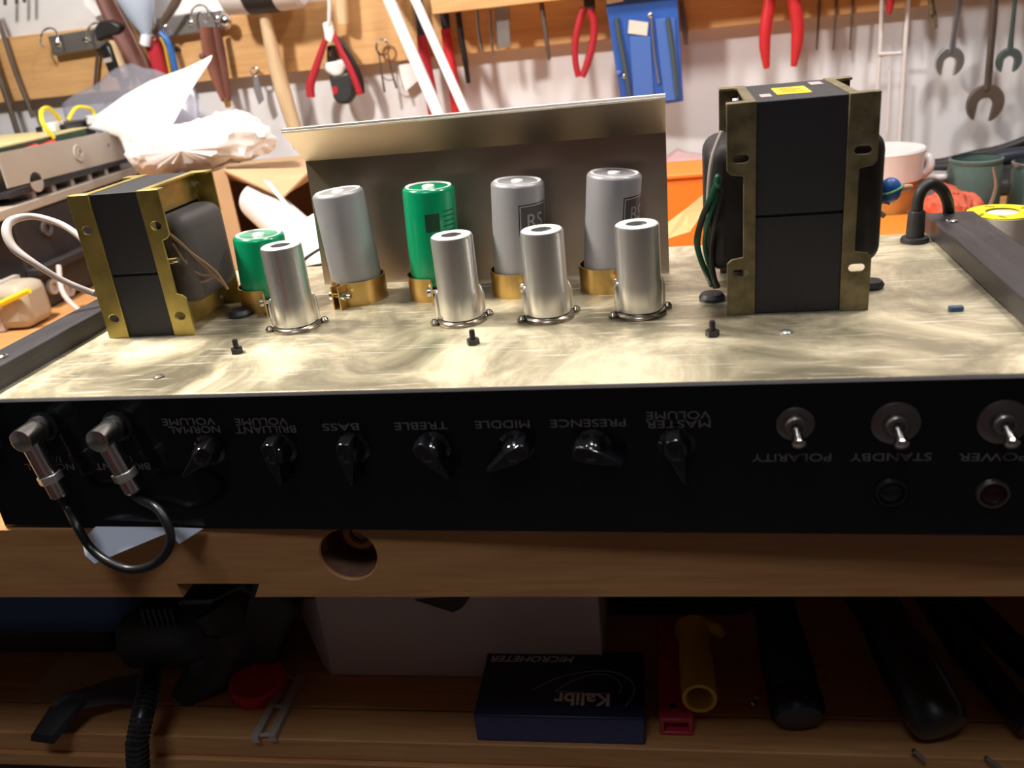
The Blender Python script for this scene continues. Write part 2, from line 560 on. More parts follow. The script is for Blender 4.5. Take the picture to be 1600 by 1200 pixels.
def build(name, mb, mats, parent=None, bevel=0.0, seg=2, smooth=38, doubles=True, recalc=True, subsurf=0, solid=0.0):
    """Link the collected shapes as ONE mesh object."""
    if not isinstance(mats, (list, tuple)):
        mats = [mats]
    if parent is None:
        lo = Vector((min(v.x for v in mb.v), min(v.y for v in mb.v), min(v.z for v in mb.v)))
        hi = Vector((max(v.x for v in mb.v), max(v.y for v in mb.v), max(v.z for v in mb.v)))
        off = Vector(((lo.x + hi.x) / 2, (lo.y + hi.y) / 2, lo.z))
    else:
        off = OFF[parent.name]
    me = bpy.data.meshes.new(name)
    me.from_pydata([v - off for v in mb.v], [], mb.f)
    me.update()
    for mt in mats:
        me.materials.append(M[mt] if isinstance(mt, str) else mt)
    for p, k in zip(me.polygons, mb.m):
        p.material_index = k
    bm = bmesh.new()
    bm.from_mesh(me)
    if doubles:
        bmesh.ops.remove_doubles(bm, verts=bm.verts, dist=1e-6)
    if recalc:
        bmesh.ops.recalc_face_normals(bm, faces=bm.faces)
    bm.to_mesh(me)
    bm.free()
    if smooth:
        me.polygons.foreach_set('use_smooth', [True] * len(me.polygons))
        me.set_sharp_from_angle(angle=R(smooth))
    o = bpy.data.objects.new(name, me)
    COL.objects.link(o)
    if parent is None:
        o.location = off
    else:
        o.parent = parent
    OFF[o.name] = off
    if solid:
        sm = o.modifiers.new('solid', 'SOLIDIFY')
        sm.thickness = solid
        sm.offset = 0
    if subsurf:
        ss = o.modifiers.new('round', 'SUBSURF')
        ss.levels = ss.render_levels = subsurf
    if bevel:
        bv = o.modifiers.new('bevel', 'BEVEL')
        bv.width = bevel
        bv.segments = seg
        bv.limit_method = 'ANGLE'
        bv.angle_limit = R(40)
        bv.harden_normals = False
    return o


def tag(o, label=None, cat=None, group=None, kind=None):
    if label:
        o['label'] = label
    if cat:
        o['category'] = cat
    if group:
        o['group'] = group
    if kind:
        o['kind'] = kind
    return o


def thing(name, label, cat, loc, group=None):
    o = bpy.data.objects.new(name, None)
    o.empty_display_size = 0.02
    COL.objects.link(o)
    o.location = loc
    OFF[o.name] = Vector(loc)
    return tag(o, label, cat, group)


def one(name, mb, mats, label, cat, group=None, **k):
    return tag(build(name, mb, mats, None, **k), label, cat, group)


# ================================================================== SETTING
X0, X1, Y0, YW, Z0, Z1 = -2.2, 2.8, -2.4, 0.80, -0.90, 1.60


def struct(name, mb, mt, **k):
    return tag(build(name, mb, mt, None, smooth=0, **k), kind='structure')


struct('wall_back', MB().box(X0 - .1, X1 + .1, YW, YW + .1, Z0, Z1), 'wall')
struct('wall_left', MB().box(X0 - .1, X0, Y0, YW, Z0, Z1), 'wall')
struct('wall_right', MB().box(X1, X1 + .1, Y0, YW, Z0, Z1), 'dimwall')
struct('wall_front', MB().box(X0 - .1, X1 + .1, Y0 - .1, Y0, Z0, Z1), 'dimwall')
struct('floor', MB().box(X0 - .1, X1 + .1, Y0 - .1, YW + .1, Z0 - .1, Z0), 'floor')
struct('ceiling', MB().box(X0 - .1, X1 + .1, Y0 - .1, YW + .1, Z1, Z1 + .1), 'ceil')
added_door = struct('added_door_1', MB().box(-0.66, 0.14, Y0, Y0 + .04, Z0, Z0 + 2.05), 'reflection_red')  # unseen red door, added for red reflections in the metal
build('added_door_handle', MB().cyl((-.58, Y0 + .04, .15), (-.58, Y0 + .1, .15), .012).cyl((-.58, Y0 + .09, .15), (-.46, Y0 + .09, .15), .01), 'nickel', added_door)

# ================================================================== WORKBENCH
BX0, BX1, BF = -1.15, 1.45, -0.0035      # bench ends, its front face
SZ, SF = -0.25, 0.086                    # lower shelf top, its front
bench = thing('workbench', 'pine workbench with a notched front timber, a drilled hole and a shelf below', 'workbench', (0.15, 0.4, Z0))
yy = BF + 0.045
k = 0
while yy < YW - .01:
    w = min(0.128, YW - .002 - yy)
    build('top_plank', MB().box(BX0, BX1, yy + .0005, yy + w - .0005, -0.04, -0.0004), 'pine_b', bench, bevel=.001)
    yy += w
mb = MB()
hx, hz, hr = 0.187, -0.0195, 0.0168
nx = [at(275, 912, y=BF), at(300, 938, y=BF), at(400, 938, y=BF), at(405, 912, y=BF)]
outl = [(BX0, -.0003), (BX0, -.0475), (nx[0].x + .002, -.0475), (nx[0].x, nx[0].z), (nx[3].x, nx[3].z), (nx[2].x, -.0475), (BX1, -.0475), (BX1, -.0003)]
mb.plate([outl, circle(hx, hz, hr, 40)], .028, lambda u, v, w: (u, BF + .014 + w, v))
mb.plate([outl, circle(hx, hz, .0072, 28)], .017, lambda u, v, w: (u, BF + .0365 + w, v))
mb.lathe([(hr, 0), (hr - .0008, .001)], (hx, BF, hz), (0, 1, 0), 40, cap0=False, cap1=False)
front = build('front_timber', mb, 'pine_b', bench, smooth=30)
build('hole_shade_lining', MB().lathe([(hr - .0002, .003), (hr - .0002, .0276), (.0074, .0276)], (hx, BF, hz), (0, 1, 0), 40, cap0=False, cap1=False), 'hole_shade', front)  # darker colour paints the shade inside the drilled hole
build('dowel', MB().lathe([(.0060, 0), (.0060, .03)], (hx, BF + .0245, hz), (0, 1, 0), 24), 'pale_wood', front)
build('washer', MB().lathe([(.0062, .0), (.0095, 0), (.0098, .003), (.0062, .003), (.0062, 0)], (hx, BF + .0200, hz), (0, 1, 0), 32, cap0=False, cap1=False), 'pine_b', front)
# shelf
for a, b in ((SF, .1195), (.120, .262), (.263, .405), (.406, .548), (.549, .72)):
    build('shelf_plank', MB().box(BX0 + .02, BX1 - .02, a, b - .0008, SZ - .020, SZ), 'pine_b', bench, bevel=.0012)
build('shelf_rail', MB().box(BX0 + .02, BX1 - .02, SF - .0035, SF + .03, SZ - .033, SZ - .0202), 'pine_b', bench, bevel=.001)
build('added_back_board', MB().box(BX0 + .02, BX1 - .02, .725, .74, SZ - .02, -.042), 'pine_b', bench)  # unseen board, added to keep the shelf space dark
for x in (BX0 + .05, BX1 - .05):
    for y in (.06, .70):
        build('leg', MB().box(x - .035, x + .035, y - .03, y + .03, Z0, -.042 if y > .1 else -.048), 'pine_b', bench)

# ================================================================== AMPLIFIER (chassis frame)
amp = thing('amplifier', 'open valve amplifier chassis lying upside down with a black control panel', 'amplifier', (0, 0, 0))
amp.rotation_euler = (0, 0, -TH)
AXL, AXR, AD = -0.0192, 0.5505, 0.2372
build('top_plate', MB().box(AXL, AXR, -0.0012, AD, H - .0016, H), 'chassis', amp, bevel=.0003)
body = MB().box(AXL, AXR, AD - .0015, AD, 0.0, H - .0016)
body.box(AXL, AXL + .0015, 0.0016, AD - .0015, 0.0, H - .0016).box(AXR - .0015, AXR, 0.0016, AD - .0015, 0.0, H - .0016)
build('chassis_side', body, 'chassis', amp)
panel = build('front_panel', MB().box(AXL, AXR, -.0012, .0016, 0.0002, H - .0018), 'panel', amp)
build('panel_edge', MB().box(AXL, AXR, -.0013, -.0003, H - .0022, H - .0004), 'edge', amp)


def panel_text(txt, xc, zc, size, sx=1.25, sp=1.05):
    vs, fs = text_mesh(txt, size, .0001, sx, spacing=sp)
    hh = max(v[1] for v in vs)
    mb = MB().add([(xc - v[0], -.00125 - v[2], zc + hh / 2 - v[1]) for v in vs], fs)
    o = build('lettering', mb, 'ink', panel, smooth=0)
    return o


def fit_text(txt, xa, xb, zc, h=.0040):
    """Upside-down panel lettering between xa and xb, h tall."""
    vs, fs = text_mesh(txt, .01, .0001)
    w = max(v[0] for v in vs) - min(v[0] for v in vs)
    hh = max(v[1] for v in vs) - min(v[1] for v in vs)
    s = h / hh
    sx = (xb - xa) / (w * s)
    x0 = (max(v[0] for v in vs) + min(v[0] for v in vs)) / 2
    y0 = (max(v[1] for v in vs) + min(v[1] for v in vs)) / 2
    mb = MB().add([((xa + xb) / 2 - (v[0] - x0) * s * sx, -.00127 - v[2], zc - (v[1] - y0) * s) for v in vs], fs)
    return build('lettering', mb, 'ink', panel, smooth=0)


for txt, a, b, z in (('VOLUME', .1011, .1313, .0659), ('NORMAL', .1036, .1330, .0612),
                     ('VOLUME', .1425, .1715, .0652), ('BRILLIANT', .1418, .1752, .0606),
                     ('BASS', .1899, .2094, .0614), ('TREBLE', .2281, .2555, .0613), ('MIDDLE', .2695, .2965, .0614),
                     ('PRESENCE', .3066, .3427, .0613), ('VOLUME', .3524, .3817, .0646), ('MASTER', .3520, .3817, .0601),
                     ('POLARITY', .4005, .4356, .0418), ('STANDBY', .4440, .4785, .0417), ('POWER', .4899, .5180, .0413),
                     ('I/P', .0245, .0330, .0442), ('NORMAL', .0085, .0395, .0396),
                     ('I/P', .0680, .0765, .0442), ('BRILLIANT', .0530, .0860, .0396)):
    fit_text(txt, a, b, z)

# side rails
for xa, xb, lab in ((AXL - .0035, -.0004, 'left'), (.5300, .5600, 'right')):
    ya, yb = (-.012, AD + .02) if lab == 'left' else (-.012, .2395)
    rail = build('side_rail', MB().box(xa, xb, ya, yb, H - (.0 if lab == 'right' else .03), H + .0125), 'black_wood', amp, bevel=.0012)
    if lab == 'left':
        p = at(3, 558, 'C', z=H + .0125)
    else:
        p = at(1487, 346, 'C', z=H + .0125)
    sm = MB().lathe([(.0036, 0), (.0036, .0008), (.0022, .0018)], (p.x, p.y, H + .0125), (0, 0, 1), 20)
    sm.box(p.x - .0026, p.x + .0026, p.y - .0005, p.y + .0005, H + .0142, H + .0147)
    build('screw', sm, 'nickel', rail)

# control knobs (pointer knobs)
KN = [(.1246, -.78, -.63), (.1650, .12, -1), (.2048, .02, -1), (.2471, .62, -.80), (.2890, -.86, -.50), (.3266, .95, -.30), (.3660, .22, -1)]
for kx, dx, dz in KN:
    kz = .0498
    n = math.hypot(dx, dz)
    ux, uz = dx / n, dz / n

    def fn(u, v, w, kx=kx, kz=kz, ux=ux, uz=uz):
        return (kx + ux * u - uz * v, -.0014 - w, kz + uz * u + ux * v)
    mb = MB()
    plan = [(.0172, .0009), (.0172, -.0009), (.0075, -.0034), (.001, -.0046), (-.0070, -.0048), (-.0092, -.0036), (-.0098, 0), (-.0092, .0036), (-.0070, .0048), (.001, .0046), (.0075, .0034)]
    top = [(.0150, .0005), (.0150, -.0005), (.0070, -.0024), (.001, -.0036), (-.0062, -.0038), (-.0080, -.0028), (-.0085, 0), (-.0080, .0028), (-.0062, .0038), (.001, .0036), (.0070, .0024)]
    k = len(plan)
    vs = [fn(u, v, .002) for u, v in plan] + [fn(u, v, .0128) for u, v in top]
    mb.add(vs, [tuple(range(k)), tuple(range(k, 2 * k))] + [(i, (i + 1) % k, k + (i + 1) % k, k + i) for i in range(k)])
    knob = build('knob', mb, 'knob', amp, bevel=.0009, seg=3)
    build('skirt', MB().lathe([(.0088, 0), (.0088, .0014), (.0078, .0022), (.0070, .0028), (.0060, .0070), (.0056, .0098), (.0044, .0117), (.0026, .0130), (.0010, .0136), (.0002, .0137)], (kx, -.0012, kz), (0, -1, 0), 36), 'knob', knob)

# toggle switches
for tx, tz, rr, ln in ((.4193, .0594, .0084, .0108), (.4621, .0590, .0104, .0112), (.5060, .0588, .0106, .0112)):
    base = build('toggle_switch', MB().lathe([(rr, 0), (rr, .0010), (rr - .0012, .0018), (.0052, .0018), (.0052, .0045), (.0046, .0052), (.0030, .0052), (.0026, .0040)], (tx, -.0012, tz), (0, -1, 0), 40), 'washer', amp)
    p0 = Vector((tx, -.005, tz))
    d = Vector((.02, -.90, -.43)).normalized()
    build('lever', MB().lathe([(.0016, 0), (.0019, .003), (.0031, ln - .0024), (.0032, ln - .0010), (.0024, ln), (.0008, ln + .0004)], p0, d, 24), 'chrome', base)
    tag(base, kind=None)
# pilot lamps
for lx, lz, lm, lab in ((.4625, .0236, 'lens_dark', 'dark pilot lamp'), (.5055, .0230, 'lens_red', 'dull red pilot lamp')):
    b = build('pilot_lamp', MB().lathe([(.0074, 0), (.0074, .0014), (.0066, .0026), (.0058, .0026), (.0058, .001)], (lx, -.0012, lz), (0, -1, 0), 36), 'black' if lm == 'lens_dark' else 'washer', amp)
    b['label'] = lab
    build('lens', MB().lathe([(.0057, 0), (.0057, .0010), (.0045, .0018), (.0022, .0023), (.0003, .0024)], (lx, -.0012, lz), (0, -1, 0), 30), lm, b)
# input sockets
JK = [(.0300, .0652), (.0748, .0645)]
for jx, jz in JK:
    build('input_socket', MB().lathe([(.0088, 0), (.0088, .0012), (.0070, .0020), (.0070, .0062), (.0060, .0072), (.0034, .0072), (.0034, .001)], (jx, -.0012, jz), (0, -1, 0), 12), 'black', amp)

# valve shields
for vx in (.1392, .2432, .2948, .3470):
    vy = .0972
    c = (vx, vy, H)
    mb = MB().lathe([(.0128, .0035), (.0128, .0185), (.0121, .0205), (.0121, .0497), (.0117, .0507), (.0110, .0510), (.0066, .0510), (.0060, .0506), (.0060, .0470)], c, (0, 0, 1), 48, cap1=False)
    for a in (R(20), R(200)):
        p = Vector(c) + Vector((math.cos(a) * .0124, math.sin(a) * .0124, 0))
        mb.lathe([(.0024, .0035), (.0024, .0150), (.0012, .0190), (.0003, .0200)], p, (0, 0, 1), 14)
    sh = build('valve_shield', mb, 'satin', amp)
    build('top_rim', MB().lathe([(.0113, .0509), (.0108, .0513), (.0062, .0513), (.0058, .0510)], c, (0, 0, 1), 48, cap0=False, cap1=False), 'alutop', sh)
    build('hole_shade_plug', MB().lathe([(.0059, .030), (.0059, .0485), (.0040, .0490), (.0030, .0478), (.0008, .0478)], c, (0, 0, 1), 24), 'rubber', sh)  # black plug stands in for the shade inside the open top
    fl = MB().lathe([(.0144, 0), (.0148, .0006), (.0148, .0016), (.0140, .0026), (.0132, .0030)], c, (0, 0, 1), 40)
    for a in (R(25), R(205)):
        q = Vector(c) + Vector((math.cos(a) * .0165, math.sin(a) * .0165, 0))
        fl.lathe([(.0026, 0), (.0026, .0018), (.0013, .0034)], q, (0, 0, 1), 12)
    build('base_flange', fl, 'flange', sh)


# can capacitors
def cap_fn(cx, cy, lean, r):
    def fn(a, h, d=0.0):
        return Vector((cx + lean * h + (r + d) * math.cos(a), cy + (r + d) * math.sin(a), H + h))
    return fn


def capacitor(cx, cy, top, body_mat, lean=0.0, r=.0163, label=None, clamp_az=-2.0):
    ax = Vector((lean, 0, 1))
    z1 = top - H
    prof = [(r, .010), (r, z1 - .0022), (r - .0006, z1 - .0008), (r - .0019, z1), (r - .0040, z1 - .0003)]
    c = build('capacitor', MB().lathe(prof, (cx, cy, H), ax, 48), body_mat, amp)
    c['label'] = label
    tp = MB().lathe([(r - .0020, z1 - .0030), (r - .0020, z1 + .0002), (r - .0030, z1 + .0002), (r - .0046, z1 - .0006), (.0042, z1 - .0006), (.0036, z1 + .0004), (.0020, z1 + .0008)], (cx, cy, H), ax, 40)
    build('top_disc', tp, 'alutop', c)
    rc = r + .0007
    cl = MB()
    gap = .16
    n = 56
    vs, fs = [], []
    for i in range(n + 1):
        a = clamp_az + gap + (2 * math.pi - 2 * gap) * i / n
        for rr, z in ((rc, 0), (rc, .0155), (rc + .0009, .0155), (rc + .0009, 0)):
            vs.append((cx + rr * math.cos(a), cy + rr * math.sin(a), H + z))
    for i in range(n):
        for q in range(4):
            q2 = (q + 1) % 4
            fs.append((i * 4 + q, i * 4 + q2, i * 4 + 4 + q2, i * 4 + 4 + q))
    fs += [(0, 1, 2, 3), tuple(n * 4 + q for q in (3, 2, 1, 0))]
    cl.add(vs, fs)
    ca, sa = math.cos(clamp_az), math.sin(clamp_az)
    for sgn in (-1, 1):
        base = Vector((cx, cy, H)) + Vector((ca, sa, 0)) * (rc + .0035) + Vector((-sa, ca, 0)) * sgn * .0027
        cl.obox(base + Vector((0, 0, .0075)), (.0085, .0010, .0150), (0, 0, clamp_az))
    build('clamp', cl, 'brass', c)
    p = Vector((cx, cy, H + .0085)) + Vector((ca, sa, 0)) * (rc + .0045)
    t = Vector((-sa, ca, 0))
    build('clamp_bolt', MB().cyl(p - t * .0055, p + t * .0095, .0014, n=12).lathe([(.0032, .0032), (.0032, .0060)], p, t, 6).lathe([(.003, -.0058), (.003, -.0036)], p, t, 16), 'nickel', c)
    return c


CY = .1500
c1 = capacitor(.1622, CY, .1528, 'alu', -.045, .0163, 'plain grey can capacitor', R(-108))
c2 = capacitor(.2148, CY, .1518, 'green', .05, .0163, 'tall green can capacitor', R(-75))
c3 = capacitor(.2695, CY, .1512, 'alu', .07, .0163, 'grey can capacitor with a boxed print, third of the row', R(-65))
c4 = capacitor(.3258, CY, .1520, 'alu', .10, .0163, 'grey can capacitor with a boxed print, at the right end', R(-65))
c5 = capacitor(.1000, .1430, .1302, 'green', .06, .0163, 'short green can capacitor', R(-62))


def wrap_print(cap, cx, lean, r, az, h0, shapes, mt, d=.00008, name='print'):
    """Flat print bent round a can: shapes are (verts, faces) in metres, u round the can, v up."""
    mb = MB()
    for vs, fs in shapes:
        mb.add([cap_fn(cx, CY, lean, r)(az + v[0] / r, h0 + v[1], d + v[2]) for v in vs], fs)
    return build(name, mb, mt, cap, smooth=60)


def grid_rect(w, h, n=10):
    vs, fs = [], []
    for i in range(n + 1):
        for y in (-h / 2, h / 2):
            vs.append((-w / 2 + w * i / n, y, 0))
    for i in range(n):
        fs.append((2 * i, 2 * i + 2, 2 * i + 3, 2 * i + 1))
    return vs, fs


def frame_rect(w, h, t):
    out = []
    for cx, cy, ww, hh in ((0, h / 2 - t / 2, w, t), (0, -h / 2 + t / 2, w, t), (-w / 2 + t / 2, 0, t, h), (w / 2 - t / 2, 0, t, h)):
        v, f = grid_rect(ww, hh, 8)
        out.append(([(a[0] + cx, a[1] + cy, 0) for a in v], f))
    return out


for cp, cx, ln in ((c3, .2695, .07), (c4, .3258, .10)):
    az = R(-42) if cp is c3 else R(-27)
    wrap_print(cp, cx, ln, .0163, az, .048, frame_rect(.0215, .0185, .0006), 'lens_dark', .0001, 'print_border')
    wrap_print(cp, cx, ln, .0163, az, .048, [grid_rect(.0186, .0156)], 'coil_grey', .00008, 'print_field')
    v, f = text_mesh('RS', .0125, .0001, 0.95)
    hh = max(q[1] for q in v)
    wrap_print(cp, cx, ln, .0163, az, .048 - hh / 2 - .001, [(v, f)], 'alu', .00018, 'lettering')
gs = [([(a[0] + .0, a[1], 0) for a in grid_rect(.009, .011)[0]], grid_rect(.009, .011)[1])]
wrap_print(c2, .2148, .05, .0163, R(-72), .050, gs, 'greenink')
ls = []
for k in range(5):
    v, f = grid_rect(.009, .0006)
    ls.append(([(a[0] + .0115, a[1] + .006 - k * .003, 0) for a in v], f))
wrap_print(c2, .2148, .05, .0163, R(-72), .050, ls, 'greenink')

# heat shield plate behind the capacitors
bl, br = Vector((.1223, .1862, H)), Vector((.3626, .1722, H))
ml, mr = Vector((.1223, .1935, .1663)), Vector((.3630, .1830, .1675))
tl, tr = Vector((.1223, .1648, .1897)), Vector((.3637, .1530, .1913))
th = Vector((0, .0014, 0))
mb = MB().hexa([bl, br, mr, ml], [bl + th, br + th, mr + th, ml + th])
up = Vector((0, .0006, .0014))
mb.hexa([ml, mr, tr, tl], [ml + up, mr + up, tr + up, tl + up])
mb.hexa([bl, br, br + Vector((0, .012, 0)), bl + Vector((0, .012, 0))], [p + Vector((0, 0, .0014)) for p in (bl, br, br + Vector((0, .012, 0)), bl + Vector((0, .012, 0)))])
hs = build('shield_plate', mb, 'dullalu', amp, smooth=20)
ed = up.normalized() * .0022 + Vector((0, -.0004, 0))
build('shield_lit_edge', MB().hexa([tl + Vector((0, -.0002, 0)), tr + Vector((0, -.0002, 0)), tr + Vector((0, .0040, .0016)), tl + Vector((0, .0040, .0016))], [p + Vector((0, .0006, -.0012)) for p in (tl, tr, tr + Vector((0, .0040, .0016)), tl + Vector((0, .0040, .0016)))]), 'edge', hs, smooth=0)  # lit lip edge, painted paler than the sheet itself
hs['label'] = 'bent sheet metal shield standing behind the capacitors'


# transformers
def transformer(x0, x1, y0, y1, z1, ear, strip, earl, earr, bm, joint, plain_left, coil_mat, cl, cr_, slot_z, label, round_holes=False, cy=(.014, .014)):
    z0 = H
    g = .0008
    core = MB().box(x0, x1, y0, y1, z0 + .0002, joint - g, 0).box(x0, x1, y0, y1, joint + g, z1 - .0004, 0)
    core.box(x0 + .0012, x1 - .0012, y0 + .0012, y1 - .0012, joint - g, joint + g, 0)
    t = build('transformer', core, 'lam', amp, bevel=.0004)
    t['label'] = label
    za, zb = z0 + earl, z1 - earr          # the window of the brackets
    for side in (-1, 1):
        xc = x0 if side < 0 else x1
        mb = MB()

        def pt(u):
            return xc + side * u
        r = .0022
        if plain_left and side < 0:
            out = [(0, z0), (ear, z0), (ear, z1), (0, z1)]
        else:
            out = [(0, z0), (ear, z0), (ear, za - r), (ear - r, za), (strip, za + .001), (strip, zb - .001), (ear - r, zb), (ear, zb + r), (ear, z1), (0, z1)]
        holes = []
        for sz in slot_z:
            holes.append(circle(ear * .5, sz, .0026, 16, .0036) if round_holes else slot(ear * .52, sz, .0082, .0042))
        for yy, hh in ((y0 - .0004, holes), (y1 + .0004, [])):
            mb.plate([[(pt(u), v) for u, v in out]] + [[(pt(u), v) for u, v in h] for h in hh], .0016, lambda u, v, w, yy=yy: (u, yy + w, v))
        web = [(y0, z0), (y1, z0), (y1, z1), (y0, z1)]
        win = [(y0 + min(cy[0], .012) - .001, z0 + earl * .6), (y1 - min(cy[1], .012), z0 + earl * .6), (y1 - min(cy[1], .012), z1 - earr * .6), (y0 + min(cy[0], .012) - .001, z1 - earr * .6)]
        mb.plate([web, win], .0016, lambda u, v, w, xc=xc, side=side: (xc + side * .0008 + w, u, v))
        wst = .0050
        topc = [(0, y0 - .001), (ear, y0 - .001), (ear, y0 + .0050), (wst + .001, y0 + .0055), (wst, y0 + .0075), (wst, y1 - .0095), (wst + .001, y1 - .0075), (ear, y1 - .007), (ear, y1 + .001), (0, y1 + .001)]
        mb.plate([[(pt(u), v) for u, v in topc]], .0014, lambda u, v, w: (u, v, z1 - .0006 + w))
        build('end_bracket', mb, bm, t, smooth=30, bevel=.0003)
        xo = cl if side < 0 else cr_
        ca, cb = min(xc, xo), max(xc, xo)
        wy = (y1 - y0)
        cm = MB().box(ca - (.004 if side > 0 else 0), cb + (.004 if side < 0 else 0), y0 + cy[0], y1 - cy[1], z0 + earl * .62, z1 - earr * .62)
        build('coil', cm, coil_mat, t, bevel=.0095, seg=5)
        for yb_ in (y0 + .0045, y1 - .006):
            for zz in (z0 + .007, z1 - .007):
                build('bolt', MB().lathe([(.0030, .0016), (.0030, .0042), (.0015, .0042), (.0015, .0072)], (xc, yb_, zz), (side, 0, 0), 6), 'nickel', t)
    return t


# the small one on the left
TL = transformer(.0290, .0605, .0905, .1535, .1715, .0142, .0085, .026, .029, 'olive', .1215, True, 'coil_grey', .0130, .0800, (.0945, .1505), 'smaller transformer with bright yellow plated brackets', True, (.0085, .002))
# the tall one on the right
TR = transformer(.4085, .4516, .0876, .1690, .1920, .0145, .0062, .031, .035, 'olive_dark', .1345, False, 'coil', .3835, .4745, (.1050, .1648), 'tall black transformer with dull olive brackets')
# label on its top
zt = .1918
lb = MB().add([(.4205, .1100, zt), (.4375, .1085, zt), (.4375, .1420, zt), (.4205, .1430, zt)], [(0, 1, 2, 3)])
build('paper_label', lb, 'label_y', TR)
lp = MB()
for k in range(4):
    yk = .117 + k * .006
    lp.box(.4235, .4345 - (k % 2) * .003, yk, yk + .0016, zt + .0001, zt + .0002)
build('label_print', lp, 'label_print', TR)
build('pale_marking', MB().box(.4120, .4175, .103, .117, zt, zt + .0001).box(.4415, .4480, .142, .158, zt, zt + .0001), 'label_w', TR)
# leads of the tall one: left bunch drooping to a grommet in the plate
gl = (.3850, .1150, H)


def cp(px, py, y):
    return at(px, py, 'C', y=y)


for pxs, mt, rr in (([(1128, 205), (1112, 250), (1106, 310), (1108, 350)], 'greywire', .0010),
                    ([(1120, 288), (1108, 315), (1096, 345), (1090, 385), (1103, 425), (1118, 448)], 'dkgreen', .0017),
                    ([(1123, 292), (1105, 322), (1093, 352), (1088, 380), (1096, 410), (1112, 447)], 'blackm', .0014),
                    ([(1122, 300), (1108, 340), (1101, 380), (1108, 415), (1119, 447)], 'dkgreen', .0013),
                    ([(1128, 300), (1116, 352), (1111, 392), (1115, 430), (1122, 448)], 'blackm', .0015)):
    build('lead_wire', MB().tube([cp(a, b, .097 + .016 * max(0, i - 1) / 4) for i, (a, b) in enumerate(pxs)], rr, 8), mt, TR)
build('lead_wire', MB().ball(cp(1122, 283, .094), (.0022, .0022, .004)), 'dkgreen', TR)
build('grommet', MB().lathe([(.0070, 0), (.0074, .002), (.0060, .0040), (.0030, .0040)], (gl[0] + .002, gl[1], H), (0, 0, 1), 24), 'rubber', TR)
build('grommet', MB().lathe([(.0070, 0), (.0074, .002), (.0060, .0040), (.0030, .0040)], (.4745, .1250, H), (0, 0, 1), 24), 'rubber', TR)
# right bunch: black sleeve and coloured leads
for pxs, mt, rr in (([(1333, 304), (1350, 300), (1370, 301), (1378, 306)], 'black', .0034),
                    ([(1335, 316), (1355, 318), (1372, 320), (1385, 308)], 'lime', .0010),
                    ([(1335, 322), (1355, 322), (1370, 330), (1382, 338)], 'tan', .0014),
                    ([(1333, 310), (1352, 312), (1374, 314), (1390, 318)], 'pinkred', .0009)):
    build('lead_wire', MB().tube([cp(a, b, .125) for a, b in pxs], rr, 8), mt, TR)
pb = cp(1391, 297, .125)
bcap = build('taped_joint', MB().ball(pb, (.0058, .0055, .0068)), 'ballblue', TR)
bcap['label'] = 'blue taped joint'
build('lead_wire', MB().tube([pb + Vector((-.0060, -.002, -.0012)), pb + Vector((-.002, -.0058, -.0005)), pb + Vector((.0036, -.0050, .0015)), pb + Vector((.0062, -.001, .0028))], .0006, 8), 'lime', TR)
build('lead_wire', MB().tube([pb + Vector((.004, .001, 0)), pb + Vector((.009, .002, .0004)), pb + Vector((.0115, .0025, .0004))], [.0020, .0018, .0013], 12), 'skin', TR)
# leads of the small one: right side twisted brown wires, left grey sleeve loop
for pxs in ([(266, 366), (285, 382), (305, 402), (325, 420), (345, 440)], [(270, 380), (292, 412), (312, 428), (335, 432), (352, 446)], [(270, 370), (300, 396), (322, 412), (340, 428), (356, 452)], [(290, 405), (302, 432), (318, 440), (340, 428)]):
    build('lead_wire', MB().tube([cp(a, b, .0965 + (a - 265) / 90 * .014) for a, b in pxs], .0009, 7), 'brownwire', TL)
q0, q1 = cp(258, 409, .094), cp(279, 406, .094)
build('bolt', MB().cyl(q0, q1, .0019, n=14).ball(q0, .0030, 14, 8), 'nickel', TL)
build('grommet', MB().lathe([(.0072, 0), (.0076, .002), (.0060, .0042), (.0030, .0042)], (.0885, .1240, H), (0, 0, 1), 24), 'rubber', TL)
loop = [(142, 388), (120, 366), (90, 348), (50, 338), (18, 345), (10, 362), (22, 388), (55, 412), (90, 434), (125, 450), (158, 462)]
ys = [.120, .125, .13, .13, .12, .11, .105, .105, .11, .115, .12]
build('lead_sleeve', MB().tube([cp(a, b, y) for (a, b), y in zip(loop, ys)], [.0021] * 4 + [.0028, .003, .0028] + [.0020] * 4, 12), 'greywire', TL)
build('sleeve_end', MB().tube([cp(148, 456, .118), cp(166, 463, .12)], .0026, 12), 'bluesteel', TL)
build('lead_wire', MB().tube([cp(146, 404, .117), cp(140, 415, .117), cp(148, 428, .117)], .0016, 8), 'dkgreen', TL)

# studs with nuts, screws on the plate
for bx, by in ((.1196, .0560), (.2586, .0568), (.3850, .0566)):
    mb = MB().lathe([(.0036, 0), (.0036, .0030)], (bx, by, H), (0, 0, 1), 6)
    mb.lathe([(.0016, .003), (.0016, .0076), (.0012, .0082)], (bx, by, H), (0, 0, 1), 14)
    build('stud_bolt', mb, 'blackm', amp)
for bx, by, mt, w in ((.0895, .0225, 'oldsteel', .0030), (.4213, .0575, 'bluesteel', .0032)):
    build('plate_screw', MB().lathe([(w, 0), (w, .0007), (w * .6, .0014)], (bx, by, H), (0, 0, 1), 16), mt, amp)
build('plate_screw', MB().box(.5035, .5105, .0785, .0820, H, H + .0026), 'bulletblue', amp, bevel=.0006)
